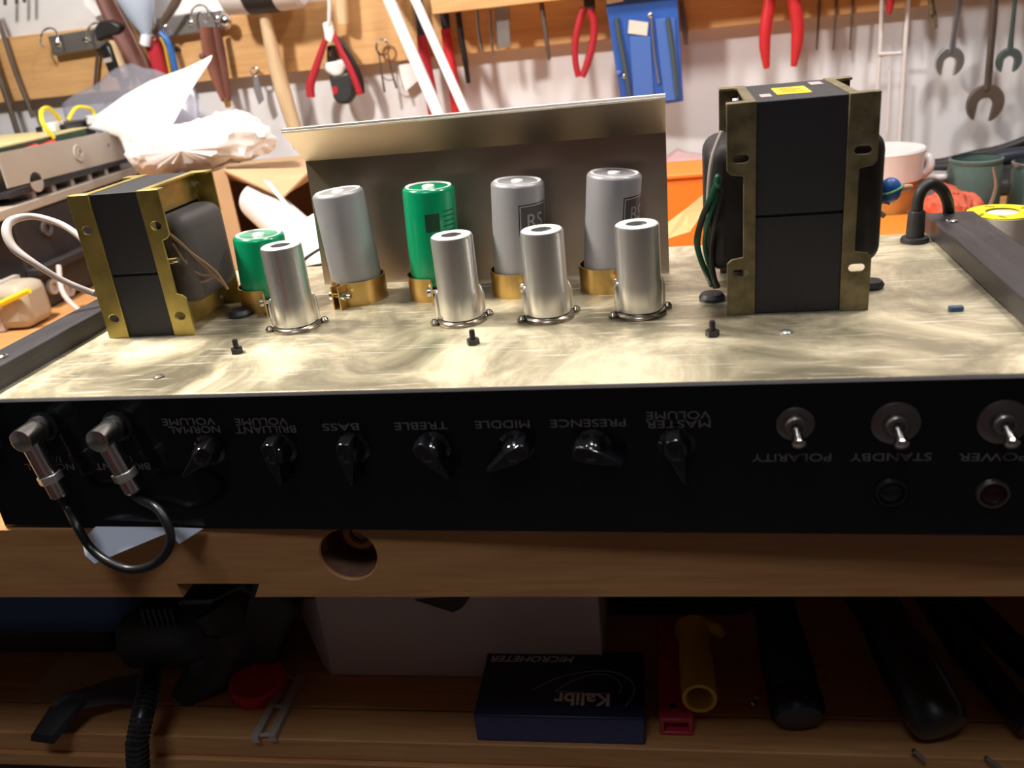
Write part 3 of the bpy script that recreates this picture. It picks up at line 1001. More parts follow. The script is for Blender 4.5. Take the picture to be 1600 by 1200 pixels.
# mains lead with its strain relief boot
b0 = Vector((.5190, .2160, H))
bt = MB().lathe([(.0085, 0), (.0088, .0016), (.0080, .0032), (.0056, .0036), (.0052, .0190), (.0044, .0205)], b0, (0, 0, 1), 28)
ml_ = build('mains_lead', bt, 'rubber', amp)
pts = [b0 + Vector((0, 0, .018)), b0 + Vector((.0002, 0, .027)), b0 + Vector((.0025, .001, .0335)), b0 + Vector((.0075, .003, .0362)), b0 + Vector((.0130, .006, .0335)), b0 + Vector((.0190, .010, .0265)), b0 + Vector((.026, .024, .010)), b0 + Vector((.030, .040, -.030)), b0 + Vector((.034, .070, -.070)), b0 + Vector((.036, .11, -.0765)), b0 + Vector((.037, .14, -.0765))]
build('cable', MB().tube(pts, .0036, 14), 'rubber', ml_)

# ================================================================== PATCH LEAD (plugged into the two sockets)
def C2W(p):
    return RZ @ Vector(p)


plug_lead = thing('patch_lead', 'short black patch lead with two right-angle metal jack plugs in the panel sockets', 'patch lead', C2W((.055, -.03, 0)))
ends = []
for jx, jz, tgt in ((JK[0][0], JK[0][1], (95, 775)), (JK[1][0], JK[1][1], (210, 768))):
    y_out = -.0205
    a = Vector((jx, -.0075, jz))
    b = Vector((jx, y_out, jz))
    mb = MB().lathe([(.0048, 0), (.0064, .001), (.0064, .0095), (.0062, .0126), (.0054, .0131)], a, (0, -1, 0), 32)
    pl = mb
    e = cp(tgt[0], tgt[1], y_out + .006)
    s0 = Vector((jx, y_out + .006, jz))
    d = (e - s0).normalized()
    L_ = (e - s0).length
    bar = MB().lathe([(.0053, .003), (.0053, L_ * .66), (.0049, L_ * .66), (.0049, L_ - .001), (.0040, L_)], s0, d, 28)
    # knurled ferrule band, hexagonal
    nut = MB().lathe([(.0066, L_ * .62), (.0066, L_ * .62 + .0046)], s0, d, 6)
    for q in (mb, bar, nut):
        q.xf(C2W)
    p_ = build('plug', mb, 'nickel', plug_lead)
    build('barrel', bar, 'chrome', p_)
    build('ferrule', nut, 'satin', p_, bevel=.0004)
    ends.append((e, d))
(e1, d1), (e2, d2) = ends
cpts = [e1 - d1 * .002, e1 + d1 * .008, cp(120, 822, -.024), cp(142, 856, -.027), cp(170, 878, -.032), cp(205, 890, -.033), cp(240, 882, -.033), cp(262, 860, -.032), cp(266, 832, -.029), cp(247, 796, -.024), e2 + d2 * .004, e2 - d2 * .002]
build('cable', MB().tube([C2W(p) for p in cpts], .0023, 12), 'black', plug_lead)

# ================================================================== PAPER UNDER THE AMPLIFIER
def sheet_px(pxs, y0, lift):
    return [at(a, b, y=y0 - c) for (a, b), c in zip(pxs, lift)]


pa = sheet_px([(150, 823), (262, 824), (318, 826), (280, 850), (264, 832), (182, 866), (148, 881), (133, 868), (128, 845)], BF - .003, [0, 0, 0, .011, .004, .014, .020, .017, .008])
mb = MB()
back = [Vector((p.x, p.y, -.0001)) for p in (pa[0], pa[1], pa[2])]
mb.add(pa, [(0, 1, 4, 5), (1, 2, 3, 4), (0, 5, 6, 7, 8)])
n0 = [Vector((pa[0].x - .01, .03, .0)), Vector((pa[2].x, .03, .0))]
one('paper_sheet', mb, 'bluepaper', 'folded blue-white paper hanging from under the amplifier over the bench edge', 'paper', solid=.0004, smooth=0)

# ================================================================== UNDER THE BENCH
def Wp(px, py, y):
    return at(px, py, y=y)


# micrometer box
bx0, bx1, by0, by1, bz = .2155, .3400, .0900, .1600, SZ + .0248
kb = thing('micrometer_box', 'dark blue micrometer box with white lettering lying upside down on the shelf', 'box', ((bx0 + bx1) / 2, (by0 + by1) / 2, SZ))
build('carton', MB().box(bx0, bx1, by0, by1, SZ + .0003, bz), 'bluebox', kb, bevel=.0012)
build('front_flap', MB().box(bx0 + .001, bx1 - .001, by0 - .0005, by0 + .0004, SZ + .0012, bz - .0012), 'boxblue2', kb)


def box_text(txt, xa, xb, yc, h, shear=0.0, mt='boxink', off=0.0):
    vs, fs = text_mesh(txt, .01, .0001, shear=shear, offset=off)
    w0, w1 = min(v[0] for v in vs), max(v[0] for v in vs)
    h0, h1 = min(v[1] for v in vs), max(v[1] for v in vs)
    s = h / (h1 - h0)
    k = (xb - xa) / (w1 - w0)
    mb = MB().add([((xa + xb) / 2 - (v[0] - (w0 + w1) / 2) * k, yc - (v[1] - (h0 + h1) / 2) * s, bz + .0002 + v[2]) for v in vs], fs)
    build('lettering', mb, mt, kb, smooth=0)


box_text('MICROMETER', .2195, .2860, .1500, .0068, 0.25, off=.00015)
box_text('Kalibr', .2735, .3150, .1075, .0125, off=.00025)
# the looping line over the name
arc = []
for p in ((830, 1079), (868, 1061), (920, 1050), (960, 1052), (985, 1066), (988, 1085), (975, 1105)):
    arc.append(at(p[0] + 2, p[1] - 1, z=bz + .0003))
build('logo_line', MB().tube(arc, .00045, 6), 'boxline', kb)
arc = [at(p[0] + 2, p[1] - 1, z=bz + .0003) for p in ((867, 1080), (890, 1066), (925, 1055), (955, 1058), (968, 1072), (966, 1084))]
build('logo_line', MB().tube(arc, .0004, 6), 'boxline', kb)
build('logo_line', MB().tube([at(867, 1080, z=bz + .0003), at(900, 1082, z=bz + .0003), at(950, 1084, z=bz + .0003)], .0004, 6), 'boxline', kb)

# white carton
wb = thing('white_carton', 'large plain white carton standing on the shelf behind the micrometer box', 'box', (.195, .25, SZ))
wl, wr, wf = .0800, .3080, .1560
build('carton', MB().box(wl, wr, wf, .33, SZ + .0003, SZ + .170), 'whitebox', wb, bevel=.001)
sf = [Wp(502, 936, wf - .0002), Wp(521, 1056, wf - .0002), Wp(507, 1040, wf + .012), Wp(462, 934, wf + .040)]
for p in sf:
    p.z = max(p.z, SZ + .0008)
build('side_flap', MB().prism(sf, (-.0012, 0, 0)), 'whitebox', wb, smooth=0)
q = [Wp(a, b, wf - .0012) for a, b in ((648, 938), (735, 932), (722, 950), (708, 957))]
build('dark_tab', MB().prism(q, (0, .001, 0)), 'dark', wb)

# red slotted handle and yellow grip
rh = thing('plastic_channel', 'pink-red hollow plastic piece with a slotted end lying on the shelf beside the micrometer box', 'plastic piece', (.363, .13, SZ))
mb = MB()
ra, rb_ = .3505, .3745
for a, b, z0_, z1_ in ((ra, rb_, SZ + .0003, SZ + .0035), (ra, rb_, SZ + .0125, SZ + .0160), (ra, ra + .0035, SZ + .003, SZ + .013), (rb_ - .0035, rb_, SZ + .003, SZ + .013)):
    mb.box(a, b, .099, .205, z0_, z1_)
build('shell', mb, 'pinkred', rh, bevel=.001)
build('rivet_hole', MB().lathe([(.0024, 0), (.0024, .0003)], ((ra + rb_) / 2 - .002, .112, SZ + .0160), (0, 0, 1), 16), 'lens_dark', rh)
build('dark_inside', MB().box(ra + .0036, rb_ - .0036, .106, .108, SZ + .0036, SZ + .0124), 'redp', rh)
yh = thing('yellow_grip', 'hollow ochre-yellow grip leaning over the pink-red plastic piece', 'handle', (.385, .14, SZ))
e0, e1_ = Wp(1093, 1092, .106), Wp(1083, 985, .185)
d = (e1_ - e0).normalized()
Lg = (e1_ - e0).length
build('sleeve', MB().lathe([(.0090, .030), (.0092, .001), (.0098, 0), (.0124, 0), (.0128, .003), (.0128, Lg * .5), (.0118, Lg * .78), (.0128, Lg * .9), (.0150, Lg), (.0130, Lg + .003), (.006, Lg + .004)], e0, d, 36, cap0=True), 'yellow_d', yh)
hk = MB().tube([e1_ + Vector((.010, 0, .004)), e1_ + Vector((.019, -.002, .003)), e1_ + Vector((.022, -.004, -.002))], [.006, .0055, .004], 12)
build('guard', hk, 'yellow_d', yh)

# dark blue grips at the right
def grip(name, label, p0, p1, r, mt, cat, extra=None):
    t = thing(name, label, cat, (p0.x, p0.y, SZ))
    d = p1 - p0
    L = d.length
    build('sleeve', MB().lathe([(r * .5, -.002), (r * .85, 0), (r, .006), (r * 1.02, L * .35), (r * .85, L * .65), (r * .98, L * .9), (r * .6, L)], p0, d, 28), mt, t)
    if extra:
        extra(t)
    return t


g1 = grip('blue_tool_grip', 'very dark blue tool grip lying on the shelf right of the yellow one', Vector((.448, .100, SZ + .0185)), Vector((.440, .220, SZ + .060)), .0185, 'gripblue', 'tool handle')
build('shank', MB().cyl((.441, .205, SZ + .055), (.437, .30, SZ + .088), .006), 'blackm', g1)
build('cuff', MB().lathe([(.0188, .004), (.0194, .008), (.0194, .014), (.0188, .018)], (.448, .100, SZ + .0185), (-.008, .120, .0415), 28, cap0=False, cap1=False), 'black', g1)
g2 = grip('black_tool_grip', 'thick black tool grip with a silver end, on the shelf further right', Vector((.540, .092, SZ + .020)), Vector((.505, .215, SZ + .070)), .0200, 'black', 'tool handle')
build('shank', MB().cyl((.507, .20, SZ + .064), (.490, .29, SZ + .10), .007), 'blackm', g2)
build('end_clip', MB().tube([Wp(1427, 1172, .082), Wp(1436, 1180, .082), Wp(1444, 1187, .082)], .0016, 8), 'steel', g2)
one('loose_screw', MB().tube([Wp(1176, 1100, .11), Wp(1182, 1093, .115)], .0012, 8).lathe([(.0001, 0), (.0025, .0003), (.0025, .0012)], Wp(1182, 1092, .116), (.1, .7, .4), 12), 'steel', 'small pale screw lying on the shelf between the yellow and blue grips', 'screw')
# black plier-like tool with steel tip behind
mb = MB().tube([Vector((.600, .100, SZ + .014)), Vector((.575, .17, SZ + .03)), Vector((.545, .27, SZ + .065))], [.010, .012, .009], 16)
bp_ = thing('black_pliers', 'black handled pliers lying on the shelf at the far right', 'pliers', (.58, .17, SZ))
build('handle', mb, 'black', bp_)
build('handle', MB().tube([Vector((.640, .110, SZ + .013)), Vector((.600, .19, SZ + .03)), Vector((.552, .27, SZ + .063))], [.010, .012, .009], 16), 'black', bp_)
build('jaw', MB().tube([Vector((.55, .262, SZ + .064)), Vector((.53, .31, SZ + .08)), Vector((.515, .35, SZ + .095))], [.012, .009, .004], 12), 'steel', bp_)
build('spring_clip', MB().tube([Wp(1540, 1183, .083), Wp(1552, 1192, .082), Wp(1562, 1199, .082)], .0014, 8), 'steel', bp_)

# dark block behind, between carton and grips
one('black_case', MB().box(.316, .43, .235, .40, SZ + .0003, SZ + .125).box(.335, .41, .229, .236, SZ + .05, SZ + .058), 'dark', 'black plastic case standing behind the pink-red piece and yellow grip', 'case', bevel=.006, seg=3)
one('black_toolbox', MB().box(.45, .78, .37, .53, SZ + .0003, SZ + .150).box(.52, .70, .42, .47, SZ + .150, SZ + .162), 'gear', 'long black toolbox at the back of the shelf behind the grips', 'toolbox', bevel=.006, seg=3)

# power tool with a ribbed cable sleeve
pt_ = thing('power_tool', 'dark grey power tool with a ribbed cable sleeve hanging over the shelf edge', 'power tool', (-.02, .20, SZ))
motor = MB().lathe([(.010, -.002), (.024, 0), (.029, .006), (.029, .050), (.033, .056), (.034, .095), (.028, .105)], Wp(203, 985, .170) + Vector((0, 0, -.004)), (1, .05, .02), 32)
build('motor_housing', motor, 'bluegrey', pt_)
for k in range(6):
    c0 = Wp(222 + k * 9, 962, .138)
    build('vent_rib', MB().box(c0.x - .0012, c0.x + .0012, .139, .150, c0.z - .012, c0.z + .006), 'dark', pt_)
bd = MB().tube([Wp(345, 925, .18), Wp(372, 960, .18), Wp(360, 1010, .17), Wp(330, 1060, .15), Wp(285, 1105, .125)], [.030, .040, .036, .026, .014], 20)
build('handle_body', bd, 'dark', pt_)
build('base_shoe', MB().prism([Wp(a, b, .150) for a, b in ((395, 905), (450, 938), (462, 958), (440, 1010), (430, 1040), (360, 1045))], (0, .04, 0)), 'dark', pt_, bevel=.004)
sl = [Wp(238, 1048, .112), Wp(232, 1080, .092), Wp(222, 1120, .072), Wp(214, 1160, .062), Wp(216, 1200, .058), Wp(220, 1250, .060)]
build('cable_sleeve', MB().tube(sl, [.0068, .0068, .0072, .0074, .0072, .007], 16), 'black', pt_)
rb = MB()
P_ = []
for i in range(len(sl) - 1):
    for k in range(5):
        P_.append((sl[i].lerp(sl[i + 1], k / 5), (sl[i + 1] - sl[i]).normalized()))
for p, dd in P_:
    rb.lathe([(.0070, -.0009), (.0086, -.0006), (.0086, .0006), (.0070, .0009)], p, dd, 20, cap0=False, cap1=False)
build('sleeve_rib', rb, 'dark', pt_)

# black strap, folded paper, blue case, red lid, wooden stick
sq = [(224, 1060, .130), (180, 1066, .125), (128, 1084, .112), (96, 1092, .104), (78, 1112, .094), (48, 1158, .080), (84, 1163, .079), (108, 1132, .090), (128, 1108, .102), (168, 1100, .112), (226, 1102, .124)]
one('black_strap', MB().prism([Wp(a, b, c - .009) for a, b, c in sq], (0, .002, .0035)), 'black', 'flat black strap running from the power tool over the shelf edge', 'strap')
fl_ = MB()
fl_.box(-.185, -.075, .118, .30, SZ + .0004, SZ + .0012)
one('brown_paper', fl_, 'card', 'flat sheet of brown paper lying on the shelf under the blue case', 'paper')
bc = thing('blue_case', 'dark blue rounded tool case at the left end of the shelf', 'case', (-.26, .2, SZ))
c0, c1_ = Wp(130, 985, .19), None
build('case_shell', MB().box(-.46, -.085, .155, .33, SZ + .030, SZ + .150), 'toolblue', bc, bevel=.028, seg=5)
build('case_foot', MB().box(-.44, -.13, .175, .30, SZ + .0013, SZ + .032), 'dark', bc, bevel=.008)
build('case_rib', MB().box(-.45, -.10, .1535, .160, SZ + .088, SZ + .096), 'toolblue', bc, bevel=.002)
rl = thing('plastic_disc', 'round red plastic lid lying on the shelf beside the power tool', 'lid', (.02, .17, SZ))
cc = at(402, 1060, z=SZ + .012)
build('lid_shell', MB().lathe([(.0225, 0), (.0230, .001), (.0230, .0120), (.0215, .0140), (.004, .0150)], (cc.x, cc.y, SZ + .0003), (.05, -.1, 1), 36), 'redp', rl)
rbs = MB()
for k in range(24):
    a = 2 * math.pi * k / 24
    rbs.box(cc.x + .0231 * math.cos(a) - .0006, cc.x + .0231 * math.cos(a) + .0006, cc.y + .0231 * math.sin(a) - .0006, cc.y + .0231 * math.sin(a) + .0006, SZ + .002, SZ + .011)
build('grip_rib', rbs, 'redp', rl)
ws = MB()
for (a, b), (c, d_) in ((((452, 1052), (398, 1155))), (((470, 1055), (425, 1153)))):
    p, q_ = at(a, b, z=SZ + .004), at(c, d_, z=SZ + .004)
    w_ = Vector((.0030, 0, 0))
    ws.hexa([p - w_ - Vector((0, 0, .0036)), q_ - w_ - Vector((0, 0, .0036)), q_ + w_ - Vector((0, 0, .0036)), p + w_ - Vector((0, 0, .0036))], [p - w_ + Vector((0, 0, .002)), q_ - w_ + Vector((0, 0, .002)), q_ + w_ + Vector((0, 0, .002)), p + w_ + Vector((0, 0, .002))])
for t_ in (.06, .5, .94):
    p = at(452 + (398 - 452) * t_, 1052 + (1155 - 1052) * t_, z=SZ + .004)
    q_ = at(470 + (425 - 470) * t_, 1055 + (1153 - 1055) * t_, z=SZ + .004)
    ws.tube([p, q_], .0018, 8, sub=1)
one('slotted_strip', ws, 'clear', 'pale see-through slotted plastic strip lying on the shelf left of the white carton', 'strip', smooth=30)

# ================================================================== TOOL RAIL AND RACK ON THE WALL
YP = .780                                   # front face of the rail
tr_ = thing('tool_rail', 'long pine plank fixed along the wall with tools hanging from it', 'rail', (0, YP, .20))
plank = build('plank', MB().box(-1.10, .700, YP, YW - .0002, .2030, .2850), 'pine', tr_, bevel=.001)
for px, py in ((278, 78),):
    p = Wp(px, py, YP)
    build('screw', MB().lathe([(.0050, 0), (.0050, .0008), (.0030, .0030)], (p.x, YP, p.z), (0, -1, 0), 20), 'chrome', plank)
rk = thing('tool_rack', 'wooden tool rack board projecting from the rail with tools hanging through it', 'rack', (.50, .755, .2535))
build('rack_board', MB().box(.112, 1.20, .722, .752, .2535, .300), 'pine', rk, bevel=.0008)
for x in (.16, .62, 1.1):
    build('rack_spacer', MB().box(x - .02, x + .02, .752, YP, .260, .295), 'pine', rk)
build('rack_backing', MB().box(.702, 1.20, YP, YW - .0002, .225, .30), 'pine', rk)

YT = .768                                   # where most tools hang


def wpoly(mb, pxs, y, th_, m=0):
    pts = [Wp(a, b, y - th_ / 2) for a, b in pxs]
    return mb.prism(pts, (0, th_, 0), m)


def wtube(mb, pxs, wpx, y=YT, n=12, m=0, flat=1.0, sub=6):
    ys = y if isinstance(y, (list, tuple)) else [y] * len(pxs)
    pts = [Wp(a, b, c) for (a, b), c in zip(pxs, ys)]
    ws_ = wpx if isinstance(wpx, (list, tuple)) else [wpx] * len(pxs)
    return mb.tube(pts, [w * .5 * mpp(p) for w, p in zip(ws_, pts)], n, m, sub, flat)


def ring(mb, px, py, rpx, y, wpx=2.2, m=0, squash=1.0, yspan=0.0, a0=0, a1=360):
    c = Wp(px, py, y)
    s = mpp(c)
    pts = []
    n = 20
    for k in range(n + 1):
        a = R(a0 + (a1 - a0) * k / n)
        pts.append(c + Vector((math.cos(a) * rpx * s, math.sin(a) * yspan, math.sin(a) * rpx * s * squash)))
    return mb.tube(pts, wpx * .5 * s, 8, m, 1)


# spring tool holder (two chromed clip plates)
def tool_holder(pa, pb, rings, label, knob):
    a, b = Wp(*pa, .766), Wp(*pb, .766)
    t = thing('spring_tool_holder', label, 'tool holder', ((a.x + b.x) / 2, .77, min(a.z, b.z) - .012))
    hh = .0125
    mb = MB().hexa([a + Vector((0, 0, -hh)), b + Vector((0, 0, -hh)), b + Vector((0, 0, hh)), a + Vector((0, 0, hh))],
                   [Vector((p.x, YP - .0002, p.z)) for p in (a + Vector((0, 0, -hh)), b + Vector((0, 0, -hh)), b + Vector((0, 0, hh)), a + Vector((0, 0, hh)))])
    pl = build('clip_plate', mb, 'steel', t, bevel=.002)
    for px, py in rings:
        r_ = MB()
        ring(r_, px, py, 15, .752, 3.0, 0, 1.0, .006, -30, 235)
        build('spring_ring', r_, 'chrome', t)
    sc_ = MB()
    for f_ in (.12, .5, .88):
        p = a.lerp(b, f_)
        sc_ = MB().lathe([(.0042, 0), (.0038, .0016), (.0018, .0026)], (p.x, .7662, p.z), (0, -1, 0), 16)
        build('screw', sc_, 'chrome', pl)
    if knob:
        p = Wp(*knob, .760)
        build('end_knob', MB().ball(p, (.0085, .006, .0095)), 'chrome', t)
    return t


tool_holder((78, 72), (190, 54), [(77, 60), (150, 52)], 'chromed spring tool holder strip at the left end of the pine rail', None)
tool_holder((245, 45), (352, 28), [(228, 38), (312, 24)], 'chromed spring tool holder strip beside the brown sheath', (352, 34))

# long dark rods at the far left
rods = [([(-2, 40), (22, 108), (52, 182)], 'first'), ([(-12, 62), (8, 130), (30, 212)], 'second')]
one('dark_rod', wtube(MB(), [(-14, 5), (2, 45), (24, 112), (52, 184)], 7, YT), 'oldsteel', 'thin dark rod leaning on the wall, right-hand one of two at the left edge', 'rod', 'dark rods on the wall')
one('dark_rod', wtube(MB(), [(-26, 40), (-8, 100), (10, 152), (30, 214)], 9, YT - .01), 'oldsteel', 'thicker dark rod leaning on the wall, cut by the left picture edge', 'rod', 'dark rods on the wall')
for i, (px, top_, bot, lab) in enumerate(((8, -14, 8, 'first'), (26, -14, 6, 'second'), (38, -14, 4, 'third'))):
    one('shadow_pin', wtube(MB(), [(px, -30), (px, bot)], 5, YT, sub=1), 'oldsteel', '%s of three short dark pins built in for shadows above the left rods' % lab, 'shadow pin', 'shadow pins above the rods')  # dark pins built where only shadows of unseen tools fall

# brown sheath running diagonally
mb = MB()
wtube(mb, [(158, -12), (178, 30), (200, 72), (226, 118), (238, 150)], [26, 30, 30, 24, 18], .752, 14, 0, .5)
sh1 = thing('brown_sheath', 'long maroon-brown sheath hanging diagonally across the clip plates', 'sheath', Wp(238, 150, .752))
build('cover', mb, 'leather', sh1)
build('strip', wtube(MB(), [(172, -12), (196, 32), (218, 76), (236, 118)], [6, 7, 7, 6], .744, 8), 'dark_wood', sh1)

# black-headed tool with a wood handle, and the black-handled one
bh = thing('small_hatchet', 'small black-headed tool with a curved wooden handle held in a spring ring', 'hatchet', Wp(195, 118, .752))
mb = wpoly(MB(), [(146, 44), (154, 33), (172, 31), (188, 40), (184, 53), (168, 57), (150, 66)], .748, .016)
build('head', mb, 'blackm', bh, bevel=.003)
build('handle', wtube(MB(), [(154, 62), (166, 58), (178, 66), (186, 88), (198, 122)], [10, 12, 12, 11, 12], .752, 14, 0, .6), 'pine_z', bh)
bf = thing('black_file_handle', 'black plastic tool handle with a grey sticker beside the wooden handle', 'tool handle', Wp(178, 122, .756))
build('handle', wpoly(MB(), [(152, 72), (170, 68), (187, 112), (172, 124)], .760, .014), 'black', bf, bevel=.004)
build('sticker', wpoly(MB(), [(161, 92), (173, 89), (175, 96), (163, 99)], .7525, .0004), 'label_w', bf)
one('iron_bar', wtube(MB(), [(154, 70), (151, 100), (148, 140)], 5, .772), 'oldsteel', 'thin dark iron bar hanging behind the black sticker handle', 'bar')

# pale blue bottle and strap at the top
bo = thing('white_bottle', 'blue-white plastic bottle hanging upside down above the clip plates', 'bottle', Wp(225, 62, .745))
ct = Wp(229, 54, .748)
build('body', MB().lathe([(.006, 0), (.009, .006), (.018, .026), (.024, .045), (.026, .10)], ct, (-.06, 0, 1), 28), 'bottleblue', bo)
build('nozzle', MB().tube([Wp(226, 70, .748), Wp(229, 52, .748)], .0065, 14, sub=1), 'bluepaper', bo)
one('grey_strap', wtube(MB(), [(285, -20), (272, 8), (252, 38)], [14, 14, 10], .742, 10, 0, .35), 'oldsteel', 'grey-brown strap slanting beside the blue-white bottle', 'strap')
one('folded_card', wpoly(MB(), [(128, -10), (146, 4), (160, 22), (150, 26), (132, 8)], .772, .001), 'paper', 'small white card tucked behind the brown sheath', 'card', smooth=0)

# red, yellow and blue handled pliers
rb3 = thing('striped_pliers', 'pliers with one red and one blue handle hanging from a spring ring', 'pliers', Wp(255, 115, .755))
build('handle', wtube(MB(), [(236, 58), (242, 78), (250, 108), (254, 118)], [20, 24, 24, 20], .760, 12, 0, .5), 'red', rb3)['label'] = 'red handle'
build('handle', wtube(MB(), [(250, 50), (262, 64), (270, 90), (276, 118)], [9, 10, 10, 9], .757, 12, 0, .7), 'blue_h', rb3)['label'] = 'blue handle'
build('inlay', wtube(MB(), [(250, 58), (257, 72), (263, 100), (266, 116)], 4, .757, 8), 'yellow_d', rb3)
build('jaw', wtube(MB(), [(228, 44), (234, 54), (240, 64)], [8, 12, 14], .760, 10, 0, .6), 'steel', rb3)

# reddish-brown sheath with brass tip
sh2 = thing('knife_sheath', 'reddish-brown leather knife sheath with a brass tip hanging under the right clip plate', 'sheath', Wp(356, 168, .758))
build('front_cover', wtube(MB(), [(322, 42), (328, 80), (338, 118), (352, 158)], [22, 24, 20, 12], .760, 14, 0, .4), 'leather_b', sh2)
build('edge_strip', wtube(MB(), [(338, 42), (345, 78), (352, 118), (358, 158)], [12, 14, 12, 9], .757, 12, 0, .5), 'leather', sh2)
build('brass_tip', wtube(MB(), [(354, 152), (357, 168)], [13, 9], .758, 12, 0, .6, 1), 'brass', sh2)
build('snap', MB().ball(Wp(316, 88, .752), (.0042, .003, .0042)), 'leather', sh2)

# mallet
ml2 = thing('mallet', 'grey-white mallet with a black band and a long wooden handle hanging on the wall', 'mallet', Wp(470, 200, .745))
a, b = Wp(352, -6, .735), Wp(472, -18, .735)
d = (b - a)
L = d.length
hd = MB().lathe([(.024, 0), (.028, .004), (.029, L * .28), (.029, L * .72), (.028, L - .004), (.024, L)], a + Vector((0, 0, .006)), d, 32)
build('head', hd, 'white', ml2)
build('band', MB().lathe([(.0292, L * .30), (.0302, L * .31), (.0302, L * .68), (.0292, L * .69)], a + Vector((0, 0, .006)), d, 32, cap0=False, cap1=False), 'blackm', ml2)
build('handle', wtube(MB(), [(412, 14), (420, 55), (432, 105), (446, 155), (462, 205), (470, 230)], [17, 20, 24, 25, 22, 22], [.737, .742, .748, .752, .756, .758], 18), 'pine_z', ml2)

# small silver clip under the rail
sc = thing('bottle_opener', 'small silver bottle opener hanging on a nail under the pine rail', 'bottle opener', Wp(406, 160, .775))
mb = MB()
ring(mb, 399, 113, 6.5, .772, 3.5)
build('loop', mb, 'chrome', sc)
build('blade', wpoly(MB(), [(394, 118), (402, 118), (412, 156), (404, 164), (396, 140)], .772, .003), 'bluesteel', sc, bevel=.0008)

# red side cutters and hanging bits
pc = thing('red_side_cutters', 'side cutters with spread red handles hanging from a string', 'pliers', Wp(520, 160, .760))
build('handle', wtube(MB(), [(512, 52), (503, 78), (493, 108), (485, 132), (486, 152)], [8, 10, 12, 14, 13], .752, 14), 'red', pc)
build('handle', wtube(MB(), [(520, 50), (532, 78), (545, 102), (556, 128), (563, 148)], [8, 10, 10, 11, 10], .752, 14), 'red', pc)
build('handle_shadow_side', wtube(MB(), [(526, 58), (540, 76), (555, 104), (564, 128), (567, 146)], [6, 8, 9, 9, 6], .757, 12), 'black', pc)  # black strip stands in for the handle's shadowed second side
build('jaw', wpoly(MB(), [(503, 36), (516, 32), (522, 52), (517, 70), (507, 62)], .752, .009), 'alutop', pc, bevel=.002)
hs_ = thing('hang_string', 'pale cord holding the red side cutters', 'cord', Wp(515, 40, .750))
build('cord', wtube(MB(), [(514, -20), (515, 10), (514, 40)], [6, 7, 6], .748, 10), 'white', hs_)
bk = thing('black_tag_tool', 'black rounded tool with a white collar and a red dot behind the red cutters', 'tool', Wp(530, 165, .765))
build('body', wpoly(MB(), [(512, 118), (545, 110), (554, 130), (553, 150), (545, 163), (530, 164), (520, 156)], .768, .016), 'dark', bk, bevel=.005, seg=3)
build('collar', wpoly(MB(), [(502, 98), (538, 92), (541, 104), (534, 118), (522, 121), (508, 112)], .766, .018), 'whitegloss', bk, bevel=.004, seg=3)
build('neck', wpoly(MB(), [(510, 72), (519, 70), (527, 96), (510, 99)], .766, .016), 'black', bk, bevel=.002)
build('red_dot', wpoly(MB(), [(519, 136), (524, 134), (528, 139), (527, 146), (522, 148), (519, 143)], .7595, .001), 'red', bk)
build('pin', wtube(MB(), [(515, 80), (516, 88)], 3, .7575, 8, sub=1), 'brass', bk)
dw = one('dowel_handle', wtube(MB(), [(531, -20), (534, 10), (536, 37)], [20, 19, 17], .758, 16), 'pine_z', 'pale round wooden handle end hanging at the top beside the cord', 'handle')

# spring clip and paper scrap
sp_ = thing('spring_clip', 'wire spring clip with a round loop hanging below the pine rail', 'clip', Wp(605, 148, .770))
mb = MB()
ring(mb, 598, 74, 10, .768, 4.0, 0, 1.1)
build('loop', mb, 'chrome', sp_)
build('wire_leg', wtube(MB(), [(592, 82), (596, 112), (601, 144)], [2.6, 3, 4], .770, 8), 'oldsteel', sp_)
build('wire_leg', wtube(MB(), [(606, 82), (612, 112), (620, 138)], [2.6, 3, 4], .770, 8), 'oldsteel', sp_)
build('cross_wire', wtube(MB(), [(597, 118), (605, 125), (615, 124)], 2, .770, 8), 'oldsteel', sp_)
one('paper_scrap', wpoly(MB(), [(622, 102), (650, 96), (658, 122), (632, 144), (624, 130)], .786, .0006), 'paper', 'small white paper scrap on the wall beside the wire spring clip', 'paper', smooth=0)

# two white trunking strips leaning in front
def strip_lean(px0, px1, w, y0, y1, label, mt):
    a, b = Wp(*px0, y0), Wp(*px1, y1)
    d = (b - a)
    foot = b + d * ((b.z - .0004) / -d.z)
    head = a - d * .55
    ax = (head - foot).normalized()
    s = w * .5 * mpp(a)
    side = Vector((1, 0, 0))
    dep = ax.cross(side).normalized() * s * .8
    side = side * s
    q0 = [foot - side - dep, foot + side - dep, foot + side + dep, foot - side + dep]
    q1 = [head - side - dep, head + side - dep, head + side + dep, head - side + dep]
    for q in q0:
        q.z = max(q.z, .0004)
    t = thing('trunking_strip', label, 'trunking', foot, 'trunking strips leaning on the wall')
    build('channel', MB().hexa(q0, q1), mt, t, bevel=.0012)
    fr = ax.cross(Vector((1, 0, 0))).normalized()
    if fr.y > 0:
        fr = -fr
    g = fr * (s * .8 + .0001)
    lid = MB().hexa([foot - side * .8 + g + ax * .01, foot + side * .8 + g + ax * .01, head + side * .8 + g, head - side * .8 + g],
                    [p + fr * .0008 for p in (foot - side * .8 + g + ax * .01, foot + side * .8 + g + ax * .01, head + side * .8 + g, head - side * .8 + g)])
    build('cover_lid', lid, mt, t)


strip_lean((608, 0), (688, 185), 19, .735, .655, 'white plastic trunking strip leaning on the wall, the left one of two', 'white')
strip_lean((649, 0), (731, 185), 15, .735, .655, 'white plastic trunking strip leaning on the wall, the right one of two', 'whitegloss')

